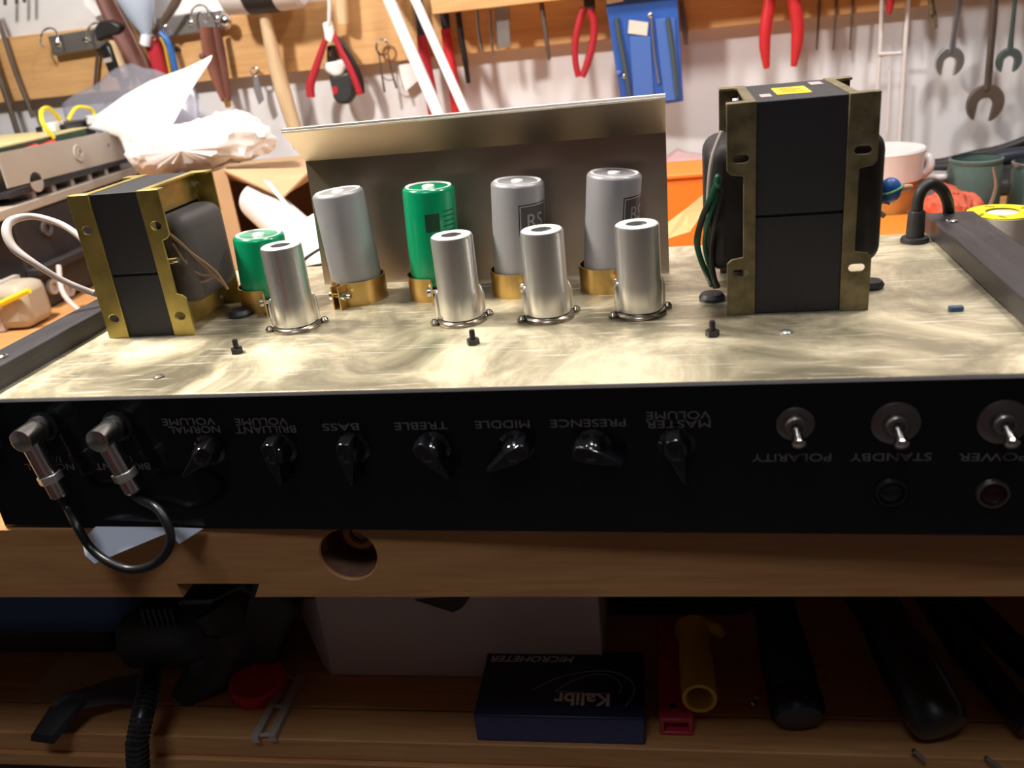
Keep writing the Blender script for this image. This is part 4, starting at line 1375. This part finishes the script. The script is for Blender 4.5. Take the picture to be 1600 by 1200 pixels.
# bolt cutter with red grips
bcut = thing('bolt_cutter', 'long cutter with a dark blue shank and red grips behind the white strips', 'cutter', Wp(690, 185, .770))
build('shank', wtube(MB(), [(650, -20), (656, 25), (660, 62)], [14, 15, 14], .768, 14), 'navy', bcut)
build('shank', wtube(MB(), [(688, -20), (694, 20), (698, 50)], [16, 15, 13], .766, 14), 'navy', bcut)
build('grip', wtube(MB(), [(658, 55), (664, 95), (672, 140), (682, 200)], [14, 19, 20, 18], .764, 16), 'red', bcut)
build('grip', wtube(MB(), [(696, 45), (702, 85), (708, 125), (713, 170), (716, 200)], [15, 17, 18, 17, 15], .763, 16), 'red_b', bcut)
one('black_bar', wtube(MB(), [(715, 12), (721, 60), (727, 95), (732, 130)], [9, 10, 9, 7], .750, 12), 'black', 'slim black bar hanging from the rack right of the red grips', 'bar')

# screwdriver blades and chisel through the rack
s1 = thing('small_screwdriver', 'small shiny screwdriver blade hanging through the rack', 'screwdriver', Wp(752, 84, .737))
build('blade', wtube(MB(), [(745, 10), (748, 50), (751, 68), (753, 83)], [5, 5, 6, 4], .737, 10), 'chrome', s1)
build('handle', wtube(MB(), [(743, -40), (744, -15)], 16, .737, 12, sub=1), 'red', s1)
s2 = thing('thin_awl', 'thin awl hanging through the rack beside the chisel', 'awl', Wp(770, 90, .737))
build('blade', wtube(MB(), [(766, 10), (768, 60), (771, 90)], [4, 5, 2.5], .737, 10), 'chrome', s2)
build('handle', wtube(MB(), [(765, -40), (765, -15)], 14, .737, 12, sub=1), 'yellow_d', s2)
s3 = thing('wide_chisel', 'wide grey chisel blade hanging through the rack', 'chisel', Wp(785, 80, .742))
build('blade', wpoly(MB(), [(772, 10), (795, 6), (798, 72), (776, 78)], .745, .004), 'steel', s3, bevel=.001)
build('shoulder', wtube(MB(), [(783, -20), (784, 12)], 12, .745, 12, sub=1), 'steel', s3)
s4 = thing('dark_screwdriver', 'dark screwdriver shaft hanging through the rack left of the red pliers', 'screwdriver', Wp(858, 95, .737))
build('blade', wtube(MB(), [(844, -10), (850, 35), (855, 70), (858, 94)], [7, 8, 7, 5], .737, 10), 'oldsteel', s4)
build('handle', wtube(MB(), [(841, -50), (842, -22)], 18, .737, 12, sub=1), 'black', s4)

# red pliers
rp_ = thing('red_pliers', 'small pliers with closed red handles and a black pivot hanging from the rack', 'pliers', Wp(910, 122, .742))
build('handle', wtube(MB(), [(912, 12), (905, 35), (899, 65), (899, 95), (904, 120)], [12, 12, 11, 10, 10], .742, 14), 'red', rp_)
build('handle', wtube(MB(), [(922, 14), (928, 38), (926, 68), (918, 98), (910, 120)], [12, 12, 12, 12, 10], .740, 14), 'red', rp_)
build('pivot', wpoly(MB(), [(911, -12), (928, -12), (930, 16), (912, 12)], .741, .010), 'blackm', rp_, bevel=.002)

# blue tool wallet
bw = thing('blue_tool_wallet', 'blue plastic wallet with long pockets of slim tools hanging from the rack', 'tool wallet', Wp(1010, 158, .74))
build('wallet', wpoly(MB(), [(944, -10), (1058, -10), (1068, 158), (1042, 162), (970, 158), (958, 80)], .742, .005), 'blue', bw, bevel=.001)
build('pocket', wpoly(MB(), [(984, 56), (1016, 58), (1022, 158), (990, 158)], .7385, .002), 'blue_l', bw, bevel=.0005)
build('pocket', wpoly(MB(), [(1024, 30), (1054, 28), (1062, 156), (1038, 158)], .7385, .002), 'blue_l', bw, bevel=.0005)
build('paper_tag', wpoly(MB(), [(983, 31), (1013, 35), (1011, 56), (981, 52)], .7375, .0006), 'spool', bw)
build('header_label', wpoly(MB(), [(946, -10), (975, -10), (974, 2), (948, 7)], .7385, .0008), 'paper', bw)
for pxs in ([(963, 28), (968, 60), (976, 100), (984, 150)], [(1043, 28), (1048, 60), (1053, 100), (1058, 152)]):
    build('slim_tool', wtube(MB(), pxs, [7, 8, 8, 6], .7365, 10), 'greensteel', bw)
build('rivet', MB().ball(Wp(1016, 24, .7385), (.0032, .0016, .0032)), 'chrome', bw)
build('rivet', MB().ball(Wp(976, 119, .7365), (.0030, .0016, .0030)), 'chrome', bw)
build('rivet', MB().ball(Wp(967, 114, .7385), (.0030, .0016, .0030)), 'blue_l', bw)
build('slim_tool', wtube(MB(), [(1018, 28), (1022, 80), (1030, 130)], 4, .7375, 8), 'bluesteel', bw)
one('brush_and_shadow', wtube(MB(), [(1064, 0), (1069, 35), (1072, 70)], [9, 12, 8], .765, 12, 0, .6), 'oldsteel', 'dark brown tool end with its shadow, hanging just right of the blue wallet', 'brush')  # mostly the tool's shadow, built solid in dark brown

# large red pliers
rp2 = thing('large_red_pliers', 'large pliers with long open red handles hanging above the tall transformer', 'pliers', Wp(1215, 108, .755))
build('handle', wtube(MB(), [(1205, -25), (1201, 10), (1196, 45), (1195, 75), (1198, 107)], [16, 19, 19, 17, 9], .752, 16), 'red_b', rp2)
build('handle', wtube(MB(), [(1236, -25), (1242, 10), (1246, 40), (1245, 70), (1240, 104)], [16, 20, 20, 18, 9], .752, 16), 'red_b', rp2)
build('pivot', wpoly(MB(), [(1200, -45), (1240, -45), (1244, -18), (1198, -18)], .752, .012), 'steel', rp2, bevel=.003)
for i, px in enumerate((1279, 1305, 1331)):
    one('thin_rod', wtube(MB(), [(px + 3, -20), (px, 30), (px - 3, 78)], [4, 4, 3], .778, 8), 'oldsteel', '%s of three thin rods on the wall right of the large red pliers' % ('left', 'middle', 'right')[i], 'rod', 'thin rods on the wall')

# white wire hanger
wh = thing('white_wire_frame', 'long white wire frame with a cross bar hanging on the wall', 'wire frame', Wp(1390, 235, .772))
build('long_wire', wtube(MB(), [(1379, -20), (1376, 60), (1371, 150), (1366, 250)], 7, .772, 10), 'wire_white', wh)
build('long_wire', wtube(MB(), [(1421, -20), (1415, 60), (1410, 150), (1404, 250)], 7, .772, 10), 'wire_white', wh)
build('cross_wire', wtube(MB(), [(1373, 85), (1408, 83)], 6, .770, 10, sub=1), 'wire_white', wh)
build('short_wire', wtube(MB(), [(1391, 110), (1387, 205)], 4, .774, 8, sub=1), 'wire_white', wh)
one('red_tip', wtube(MB(), [(1392, -20), (1391, 5), (1389, 22)], [13, 12, 6], .758, 12), 'red', 'tip of a red handle hanging between the white wires', 'handle')
kk = thing('brown_key', 'small greenish-brown forked key hanging left of the spanners', 'key', Wp(1460, 44, .77))
build('stem', wtube(MB(), [(1452, -20), (1455, 5), (1457, 22)], [8, 9, 10], .772, 10), 'olive_dark', kk)
build('prong', wtube(MB(), [(1455, 18), (1452, 34)], [6, 4], .772, 8, sub=1), 'olive_dark', kk)
build('prong', wtube(MB(), [(1459, 18), (1463, 44)], [7, 5], .772, 8, sub=1), 'olive_dark', kk)


# spanners
def spanner(shaft, wpx, head, rpx, jaw, mt, label, y=.768, ang=0.0):
    """Open-ended spanner hanging jaw down: head is its centre pixel, rpx its radius, jaw the jaw width in pixels."""
    t = thing('spanner', label, 'spanner', Wp(head[0], head[1] + rpx, y))
    c = Wp(*head, y)
    s = mpp(c)
    r_ = rpx * s
    j = jaw * .5 * s
    pts = []
    a0 = math.asin(min(.95, j / r_))
    n = 26
    for k in range(n + 1):
        a = -math.pi / 2 + a0 + (2 * math.pi - 2 * a0) * k / n
        pts.append((r_ * math.cos(a), r_ * math.sin(a) * 1.06))
    for k in range(9):
        a = math.pi - math.pi * k / 8
        pts.append((j * math.cos(a), -.05 * r_ + j * .9 * math.sin(a)))
    ca, sa = math.cos(ang), math.sin(ang)
    mb = MB().plate([pts], .0075, lambda u, v, w: (c.x + u * ca - v * sa, y + w, c.z + u * sa + v * ca))
    build('open_end', mb, mt, t, bevel=.0012)
    build('shaft', wtube(MB(), shaft, wpx, y, 14, 0, .55), mt, t)
    return t


spanner([(1504, -40), (1498, 10), (1491, 55), (1487, 82)], [15, 15, 14, 17], (1483, 97), 21, 19, 'bluesteel', 'bright chrome spanner, first of the three hanging on the right', ang=R(-6))
spanner([(1556, -40), (1552, 30), (1547, 90), (1543, 140)], [17, 17, 16, 18], (1539, 162), 27, 24, 'oldsteel', 'large dark brown spanner, the lowest hanging on the wall', .766, R(-8))
spanner([(1588, -40), (1585, 10), (1581, 50), (1578, 80)], [10, 10, 11, 15], (1576, 95), 18, 18, 'greensteel', 'slim greenish spanner at the right picture edge', .764, R(-4))

# ================================================================== CLUTTER ON THE BENCH: LEFT
# dark rack gear with the grey device on top
XG = -.292
gear = thing('dark_equipment_stack', 'black rack equipment with a grey upper lip standing at the left on the bench', 'equipment', (-.45, .55, 0))
build('case', MB().box(-.70, XG, .425, .70, .0004, .104), 'gear', gear, bevel=.003)
build('upper_lip', MB().box(-.70, XG + .004, .40, .705, .1045, .1145), 'greige', gear, bevel=.001)
build('lower_shelf', MB().box(XG - .005, XG + .012, .425, .70, .040, .048), 'gear', gear, bevel=.001)
for px, py in ((70, 357), (80, 448), (105, 452)):
    p = at(px, py, x=XG)
    mb = MB().lathe([(.0085, 0), (.0085, .004), (.0045, .004), (.0045, .001)], (XG, p.y, p.z), (1, 0, 0), 20)
    build('bushing', mb, 'greywire' if py > 400 else 'coil_grey', gear)
for k in range(6):
    y_ = .47 + k * .035
    build('terminal_tab', MB().box(XG - .03, XG - .002, y_, y_ + .007, .1145, .1220), 'greywire', gear)
dv = thing('grey_radio_chassis', 'grey sheet-metal device with a green circuit board lying on the black equipment', 'device', (-.45, .55, .1148))
mb = MB()
za, zb2 = .1310, .1640
ya, yb = .430, .668
fnr = lambda u, v, w: (XG + .004 + w, u, v)
mb.plate([[(ya, za + .002), (yb, za - .004), (yb + .006, zb2 - .002), (ya, zb2 + .004)], circle(.560, .1480, .0035, 20), circle(.475, .1310, .0105, 24), slot(.643, .153, .003, .009), circle(.622, .147, .003, 16), circle(.657, .153, .0022, 12)], .002, fnr)
side = build('side_panel', mb, 'greige', dv)
build('lock_ring', MB().lathe([(.0100, 0), (.0100, .0016), (.0084, .0020), (.0050, .0012), (.0040, .0020), (.0030, .0004)], (XG + .005, .560, .1480), (1, 0, 0), 28), 'greige', side)
build('base_tray', MB().box(-.66, XG + .003, ya, yb, .1225, .1275), 'gear', dv)
for y_ in (.452, .616):
    build('foot', MB().box(XG - .06, XG - .034, y_, y_ + .014, .1150, .1226), 'dark', dv)
build('circuit_board', MB().box(-.60, XG - .012, .42, .610, .1685, .1705).box(XG - .0135, XG - .0118, .42, .610, .1560, .1690), 'pcb', dv)
build('board_edge', MB().box(-.60, XG - .010, .4190, .612, .1705, .1722), 'pcbedge', dv)
cps = MB()
for y_ in (.485, .515):
    cps.cyl((XG - .006, y_, .160), (XG - .006, y_ + .022, .162), .0055, n=14)
build('red_component', cps, 'redp', dv)
for y_, x_ in ((.590, XG - .045), (.640, XG - .02), (.655, XG - .03)):
    build('white_connector', MB().box(x_ - .008, x_ + .008, y_, y_ + .020, .172, .182), 'whitegloss', dv, bevel=.001)
build('relay_block', MB().box(XG - .07, XG - .03, .60, .66, .160, .178), 'black', dv, bevel=.002)
build('yellow_wire', MB().tube([Vector((XG - .01, .545, .168)), Vector((XG - .014, .540, .186)), Vector((XG - .022, .556, .198)), Vector((XG - .03, .582, .198)), Vector((XG - .034, .600, .184))], .0026, 10), 'yellow', dv)
build('yellow_wire', MB().tube([Vector((XG - .03, .610, .182)), Vector((XG - .025, .625, .194)), Vector((XG - .02, .645, .190)), Vector((XG - .02, .650, .180))], .0022, 10), 'yellow', dv)

# beige pouch with yellow pencil in front of the stack
bg = thing('beige_power_brick', 'beige block with sloping edges standing on the bench before the black equipment', 'block', (-.295, .372, 0))
pts = [at(-40, 470, y=.372), at(0, 452, y=.372), at(34, 441, y=.372), at(54, 500, y=.372)]
build('block', MB().box(-.360, -.262, .366, .410, .0004, .046), 'beige', bg, bevel=.010, seg=2)
build('strap_band', MB().box(-.300, -.292, .3650, .411, .001, .0475), 'greywire', bg)
one('yellow_pencil', MB().tube([at(-40, 490, y=.358), at(0, 475, y=.362), at(46, 454, y=.366)], .0030, 6, sub=1), 'yellow', 'yellow pencil resting against the beige block at the left edge', 'pencil')
one('grey_cable', MB().tube([Vector((-.255, .425, .05)), Vector((-.24, .40, .025)), Vector((-.20, .38, .0035)), Vector((-.15, .37, .0035)), Vector((-.06, .36, .0035))], .0028, 10), 'greywire', 'thin grey cable lying on the bench beside the black side rail', 'cable')

# clear bag, white paper, crumpled paper
def sheet(name, P, nu, nv, mt, label, cat, wob=.004, thick=.0005, seed=0, freq=14, subs=1):
    """A limp sheet over a coarse grid of control points P[row][col]."""
    rows, cols = len(P), len(P[0])

    def ev(u, v):
        fu, fv = u * (cols - 1), v * (rows - 1)
        i, j = min(int(fu), cols - 2), min(int(fv), rows - 2)
        a, b = fu - i, fv - j
        return (P[j][i] * (1 - a) + P[j][i + 1] * a) * (1 - b) + (P[j + 1][i] * (1 - a) + P[j + 1][i + 1] * a) * b
    vs, fs = [], []
    for j in range(nv + 1):
        for i in range(nu + 1):
            p = ev(i / nu, j / nv)
            q = p * freq + Vector((seed * 7.1, seed * 3.3, 0))
            p = p + Vector((noise.noise(q), noise.noise(q + Vector((31, 0, 0))), noise.noise(q + Vector((0, 57, 0))))) * wob
            vs.append(p)
    for j in range(nv):
        for i in range(nu):
            a = j * (nu + 1) + i
            fs.append((a, a + 1, a + nu + 2, a + nu + 1))
    return one(name, MB().add(vs, fs), mt, label, cat, smooth=50, solid=thick, recalc=False)


def row(pxs, ys):
    return [Wp(a, b, y) for (a, b), y in zip(pxs, ys)]


sheet('clear_bag', [row([(100, 168), (150, 130), (205, 103), (255, 112), (300, 135)], [.735] * 5),
                    row([(106, 190), (160, 165), (210, 150), (262, 160), (312, 190)], [.722, .715, .715, .715, .722]),
                    row([(120, 235), (170, 225), (220, 218), (268, 222), (310, 230)], [.73, .725, .72, .72, .725]),
                    row([(140, 300), (180, 300), (225, 300), (270, 300), (308, 300)], [.735] * 5)], 30, 24, 'bag',
      'crinkled clear plastic bag standing behind the white paper sheet', 'bag', .009, .0003, 1, 22)
sheet('white_paper_sheet', [row([(128, 196), (190, 150), (235, 126), (285, 108), (332, 86)], [.650, .635, .625, .615, .61]),
                            row([(142, 202), (196, 178), (240, 158), (288, 130), (331, 90)], [.640, .622, .612, .606, .605]),
                            row([(186, 215), (206, 212), (232, 205), (275, 165), (330, 94)], [.628, .61, .60, .60, .602]),
                            row([(200, 252), (218, 250), (242, 240), (264, 200), (300, 135)], [.61, .598, .592, .594, .598])], 22, 14, 'paper',
      'bright white paper sheet curling upward like a wing behind the grey device', 'paper', .0025, .0006, 2, 9)


def crumpled(name, pxs, y, dep, mt, label, cat, seed):
    """A crushed paper lump: an outline in front view swept into a rounded, creased body."""
    pts = [Wp(a, b, y) for a, b in pxs]
    c = sum(pts, Vector()) / len(pts)
    n = 80
    prof = []
    L = len(pts)
    for k in range(n):
        f = k * L / n
        i = int(f)
        prof.append(pts[i % L].lerp(pts[(i + 1) % L], f - i) - c)
    vs, fs = [], []
    rings = 22
    for j in range(rings + 1):
        t = -1 + 2 * j / rings
        s = math.sqrt(max(0, 1 - t * t)) ** .8
        for k in range(n):
            p = c + prof[k] * max(s, .02) + Vector((0, t * dep, 0))
            q = p * 38 + Vector((seed * 5.7, 0, 0))
            nv = noise.noise_vector(q) * .008 + noise.noise_vector(q * 2.7) * .0045 + noise.noise_vector(q * 6.0) * .002
            vs.append(p + nv * (0.35 + .65 * s))
    for j in range(rings):
        for k in range(n):
            k2 = (k + 1) % n
            fs.append((j * n + k, j * n + k2, (j + 1) * n + k2, (j + 1) * n + k))
    fs += [tuple(range(n))[::-1], tuple(rings * n + k for k in range(n))]
    return one(name, MB().add(vs, fs), mt, label, cat, smooth=18)


crumpled('crumpled_paper', [(205, 205), (250, 196), (300, 194), (338, 180), (372, 182), (412, 196), (428, 218), (418, 238), (380, 246), (340, 258), (300, 264), (262, 272), (230, 270), (205, 240)], .565, .05, 'crumple', 'crumpled white paper lying on the cardboard box', 'paper', 3)
# open cardboard box
cbx = thing('cardboard_box', 'open brown cardboard box with a flap folded towards the transformer', 'box', (-.08, .60, 0))
kx0, kx1, ky0, ky1, kz = -.180, .020, .500, .690, .1040
w_ = .003
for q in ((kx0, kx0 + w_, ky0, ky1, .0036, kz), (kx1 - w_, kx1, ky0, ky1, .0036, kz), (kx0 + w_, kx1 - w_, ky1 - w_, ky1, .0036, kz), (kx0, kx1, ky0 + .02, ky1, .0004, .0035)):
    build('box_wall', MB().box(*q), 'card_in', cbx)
build('top_flap', MB().box(kx0, kx1, ky0 + .05, ky1, kz, kz + .003), 'card', cbx)
fa = [Vector((kx0 + .07, ky0 + .052, kz + .0031)), Vector((kx1 - .004, ky0 + .052, kz + .0031)), at(482, 272, y=.445), at(442, 311, y=.430), at(402, 292, y=.440), at(350, 268, y=.470)]
build('front_flap', MB().prism(fa, (0, 0, .0022)), 'card', cbx, smooth=0)
fb = [Vector((kx0, ky0, .0004)), at(392, 430, y=ky0 - .01), at(352, 262, y=ky0 - .01), Vector((kx0, ky0, kz))]
fb[1].z = .001
build('side_flap', MB().prism(fb, (0, .0025, 0)), 'card', cbx, smooth=0)
ro = thing('paper_roll', 'grey-white paper roll leaning out of the cardboard box', 'roll', Wp(480, 400, .40))
a, b = Wp(402, 312, .470), Wp(502, 402, .385)
d = b - a
b = b + d * ((.0225 - b.z) / d.z)
build('roll', MB().lathe([(.010, .002), (.0115, 0), (.0200, 0), (.0205, .004), (.0205, (b - a).length - .004), (.020, (b - a).length), (.011, (b - a).length)], a, b - a, 32), 'wire_white', ro)
ws2 = MB().prism([Wp(412, 282, .43), Wp(418, 284, .43), Wp(470, 345, .40), Wp(500, 328, .395), Wp(508, 392, .365), Wp(488, 372, .372)], (.002, .001, -.0004))
one('white_strip', ws2, 'paper', 'narrow white paper strip slanting across the paper roll', 'paper', smooth=0)
pk = thing('pink_wire_bundle', 'small pink scrap with two black wires behind the plain grey capacitor', 'wires', (.03, .335, 0))
pp_ = at(480, 405, y=.335)
build('scrap', MB().obox((pp_.x + .005, .345, .0105), (.055, .03, .020), (.1, .1, .3)), 'pink', pk, bevel=.004)
build('wire', MB().tube([at(462, 420, y=.325), at(480, 402, y=.33), at(505, 386, y=.34)], .0013, 8), 'black', pk)
build('wire', MB().tube([at(462, 424, y=.323), at(485, 417, y=.325), at(510, 412, y=.33)], .0013, 8), 'black', pk)

# ================================================================== CLUTTER ON THE BENCH: RIGHT
# pink bag on orange box, tan strap
ob = thing('orange_box', 'bright orange box standing behind the chassis left of the tall transformer', 'box', (.42, .52, 0))
a, b = at(1030, 276, y=.50), at(1112, 327, y=.50)
build('body', MB().box(a.x - .01, .470, .50, .575, .0004, a.z - .004), 'orange', ob, bevel=.002)
build('lid', MB().box(a.x - .012, .472, .498, .577, a.z - .0038, a.z + .001), 'orange', ob, bevel=.0015)
sheet('pink_bag', [row([(1030, 250), (1055, 236), (1080, 238), (1110, 242), (1140, 240)], [.72] * 5),
                   row([(1030, 262), (1055, 258), (1080, 256), (1110, 254), (1140, 256)], [.64, .63, .64, .63, .64]),
                   row([(1030, 272), (1055, 276), (1080, 274), (1110, 270), (1140, 274)], [.57, .56, .57, .56, .57])], 18, 12, 'pink', 'crinkled pink plastic bag lying behind the orange box', 'bag', .012, .0004, 5, 30)
one('pink_bag_support', MB().box(.36, .50, .60, .76, .0004, .040), 'card', 'low brown carton under the pink plastic bag', 'box', bevel=.001)
tw = [at(1040, 374, y=.345), at(1078, 362, y=.36), at(1108, 318, y=.45), at(1104, 300, y=.47), at(1072, 326, y=.42), at(1040, 350, y=.39)]
one('tan_strap', MB().prism(tw, (0, .003, -.001)), 'tan', 'tan webbing strap running down from the orange box to the chassis', 'strap', smooth=0)
one('pink_scrap', MB().tube([Vector((.40, .32, .004)), Vector((.415, .335, .012)), Vector((.43, .33, .006)), Vector((.445, .345, .010))], [.004, .005, .0045, .003], 8), 'pink', 'small pink plastic scrap behind the chassis below the tan strap', 'scrap')

# amber tub with white lid and handle
tub = thing('amber_tub', 'amber plastic tub with a white lid and handle behind the tall transformer', 'tub', (.60, .55, 0))
tc0 = Vector((.5985, .560, .0004))
build('tub_body', MB().lathe([(.026, 0), (.030, .002), (.0335, .046), (.0345, .052)], tc0, (0, 0, 1), 40), 'amber', tub)
build('lid', MB().lathe([(.0350, .049), (.0372, .050), (.0385, .074), (.0392, .078), (.0380, .080), (.034, .0795), (.005, .0785)], tc0, (0, 0, 1), 40), 'whitegloss', tub)
hp = [tc0 + Vector((.036, -.004, .070)), tc0 + Vector((.0415, -.007, .068)), tc0 + Vector((.0425, -.009, .060)), tc0 + Vector((.039, -.008, .053)), tc0 + Vector((.034, -.006, .052))]
build('handle', MB().tube(hp, [.0042, .0044, .0046, .0042, .004], 12, flat=.8), 'whitegloss', tub)
# pale spouted cup beside
cu2 = thing('white_cup', 'small grey-white cup with a white lip beside the amber tub', 'cup', (.665, .58, 0))
cc2 = Vector((.657, .585, .0004))
build('cup_body', MB().lathe([(.017, 0), (.019, .002), (.0215, .044), (.0205, .044), (.018, .004)], cc2, (0, 0, 1), 32), 'wire_white', cu2)
build('lip', MB().tube([cc2 + Vector((-.018, -.012, .045)), cc2 + Vector((0, -.0215, .045)), cc2 + Vector((.018, -.012, .046)), cc2 + Vector((.022, .004, .050))], .0036, 10), 'whitegloss', cu2)
# orange tray on the bench
a, b = at(1362, 342, z=.018), at(1432, 338, z=.018)
ot = thing('orange_tray', 'flat orange tray lying on the bench behind the mains lead', 'tray', (.58, .49, 0))
build('tray', MB().box(.520, .628, .452, .520, .0004, .016).box(.520, .628, .446, .526, .016, .019), 'orange', ot, bevel=.0015)
# red cloth
crumpled('red_cloth', [(1438, 330), (1450, 312), (1470, 304), (1492, 296), (1510, 304), (1530, 324), (1536, 348), (1500, 352), (1460, 352)], .520, .03, 'ragred', 'crumpled red-orange cloth behind the mains lead', 'cloth', 8)
one('red_tool_bag', MB().box(.595, .648, .535, .552, .0004, .020), 'redp', 'small red block lying beside the amber tub behind the lead', 'block', bevel=.003)
one('brown_hose', wtube(MB(), [(1458, 326), (1470, 300), (1486, 275), (1498, 262)], [14, 18, 18, 12], [.56, .57, .59, .61], 14), 'oldsteel', 'short grey-brown hose end standing behind the red cloth', 'hose')
# glass jars
def jar(cx, cy, r, h, label, extra):
    t = thing('glass_jar', label, 'jar', (cx, cy, 0))
    build('glass', MB().lathe([(r * .94, .0004), (r, .003), (r, h * .90), (r * .95, h * .96), (r * .95, h), (r * .88, h), (r * .88, h * .94), (r * .94, h * .88), (r * .94, .006), (r * .5, .005)], (cx, cy, 0), (0, 0, 1), 36), 'jar', t)
    build('rim', MB().lathe([(r * .89, h), (r * .97, h), (r * .99, h + .003), (r * .90, h + .004)], (cx, cy, 0), (0, 0, 1), 36, cap0=False, cap1=False), extra, t)
    build('contents', MB().lathe([(r * .88, .007), (r * .88, h * .55), (r * .2, h * .57)], (cx, cy, 0), (0, 0, 1), 28), 'jarfill', t)
    return t


j1 = at(1525, 330, y=.545)
jar(j1.x, .560, .0255, .060, 'greenish glass jar standing behind the yellow spool, the left one', 'jar')
jar(j1.x + .065, .570, .026, .050, 'dark green glass jar with a steel rim, right of the other jar', 'bluesteel')
one('steel_hook', wtube(MB(), [(1552, 262), (1556, 290), (1548, 318), (1540, 330)], [4, 5, 6, 5], .50, 10), 'steel', 'curved steel hook between the two glass jars', 'hook')
pl_ = at(1570, 312, y=.50)
one('copper_bar', MB().cyl((pl_.x - .02, .505, .012), (pl_.x + .09, .52, .012), .0115), 'skin', 'copper coloured round bar lying below the dark green jar', 'bar')
# cables along the wall
cw = thing('black_cable_run', 'black cables lying along the wall behind the jars', 'cable', (.80, .72, 0))
build('cable', MB().tube([at(1436, 256, y=.74), at(1470, 255, y=.74), at(1520, 243, y=.74), at(1570, 232, y=.74), at(1640, 205, y=.74)], .0060, 12), 'rubber', cw)
build('cable', MB().tube([at(1436, 264, y=.72), at(1480, 262, y=.72), at(1530, 250, y=.72), at(1590, 240, y=.72), at(1660, 232, y=.72)], .0075, 12), 'gear', cw)
build('cable', MB().tube([at(1530, 256, y=.70), at(1570, 246, y=.70), at(1620, 240, y=.70), at(1680, 238, y=.70)], .0090, 12), 'navy', cw)
one('black_bag', MB().box(.665, 1.0, .655, .765, .0004, .018), 'gear', 'flat black bag lying against the wall under the cables', 'bag', bevel=.007, seg=4)
# yellow spool on a black block right of the rail
bs = at(1600, 400, z=.070)
one('black_block', MB().box(.618, .80, .12, .318, .0004, .068), 'black', 'black box standing on the bench right of the black side rail', 'box', bevel=.003)
yp = thing('yellow_spool', 'spool with a bright yellow face lying on the black box at the right', 'spool', (.66, .27, .0682))
yc = at(1566, 333, z=.092)
yc = Vector((yc.x, yc.y, .0682))
rY = .0212
build('rim', MB().lathe([(rY - .002, 0), (rY, .002), (rY, .0240), (.0102, .0240), (.0102, .004)], yc, (0, 0, 1), 48), 'spool', yp)
build('yellow_face', MB().lathe([(.0100, .0241), (rY - .0004, .0241), (rY - .0004, .0250), (.0100, .0250)], yc, (0, 0, 1), 48, cap0=False, cap1=False), 'neon', yp)
build('hub', MB().lathe([(.0100, .004), (.0100, .0235), (.009, .0240), (.002, .0240)], yc, (0, 0, 1), 32), 'wire_white', yp)
mk = MB()
for a in (R(250), R(200), R(20), R(100), R(320)):
    c_ = yc + Vector((math.cos(a) * .0155, math.sin(a) * .0155, .0252))
    mk.obox(c_, (.006, .0022, .0002), (0, 0, a + .7))
build('black_mark', mk, 'label_print', yp)
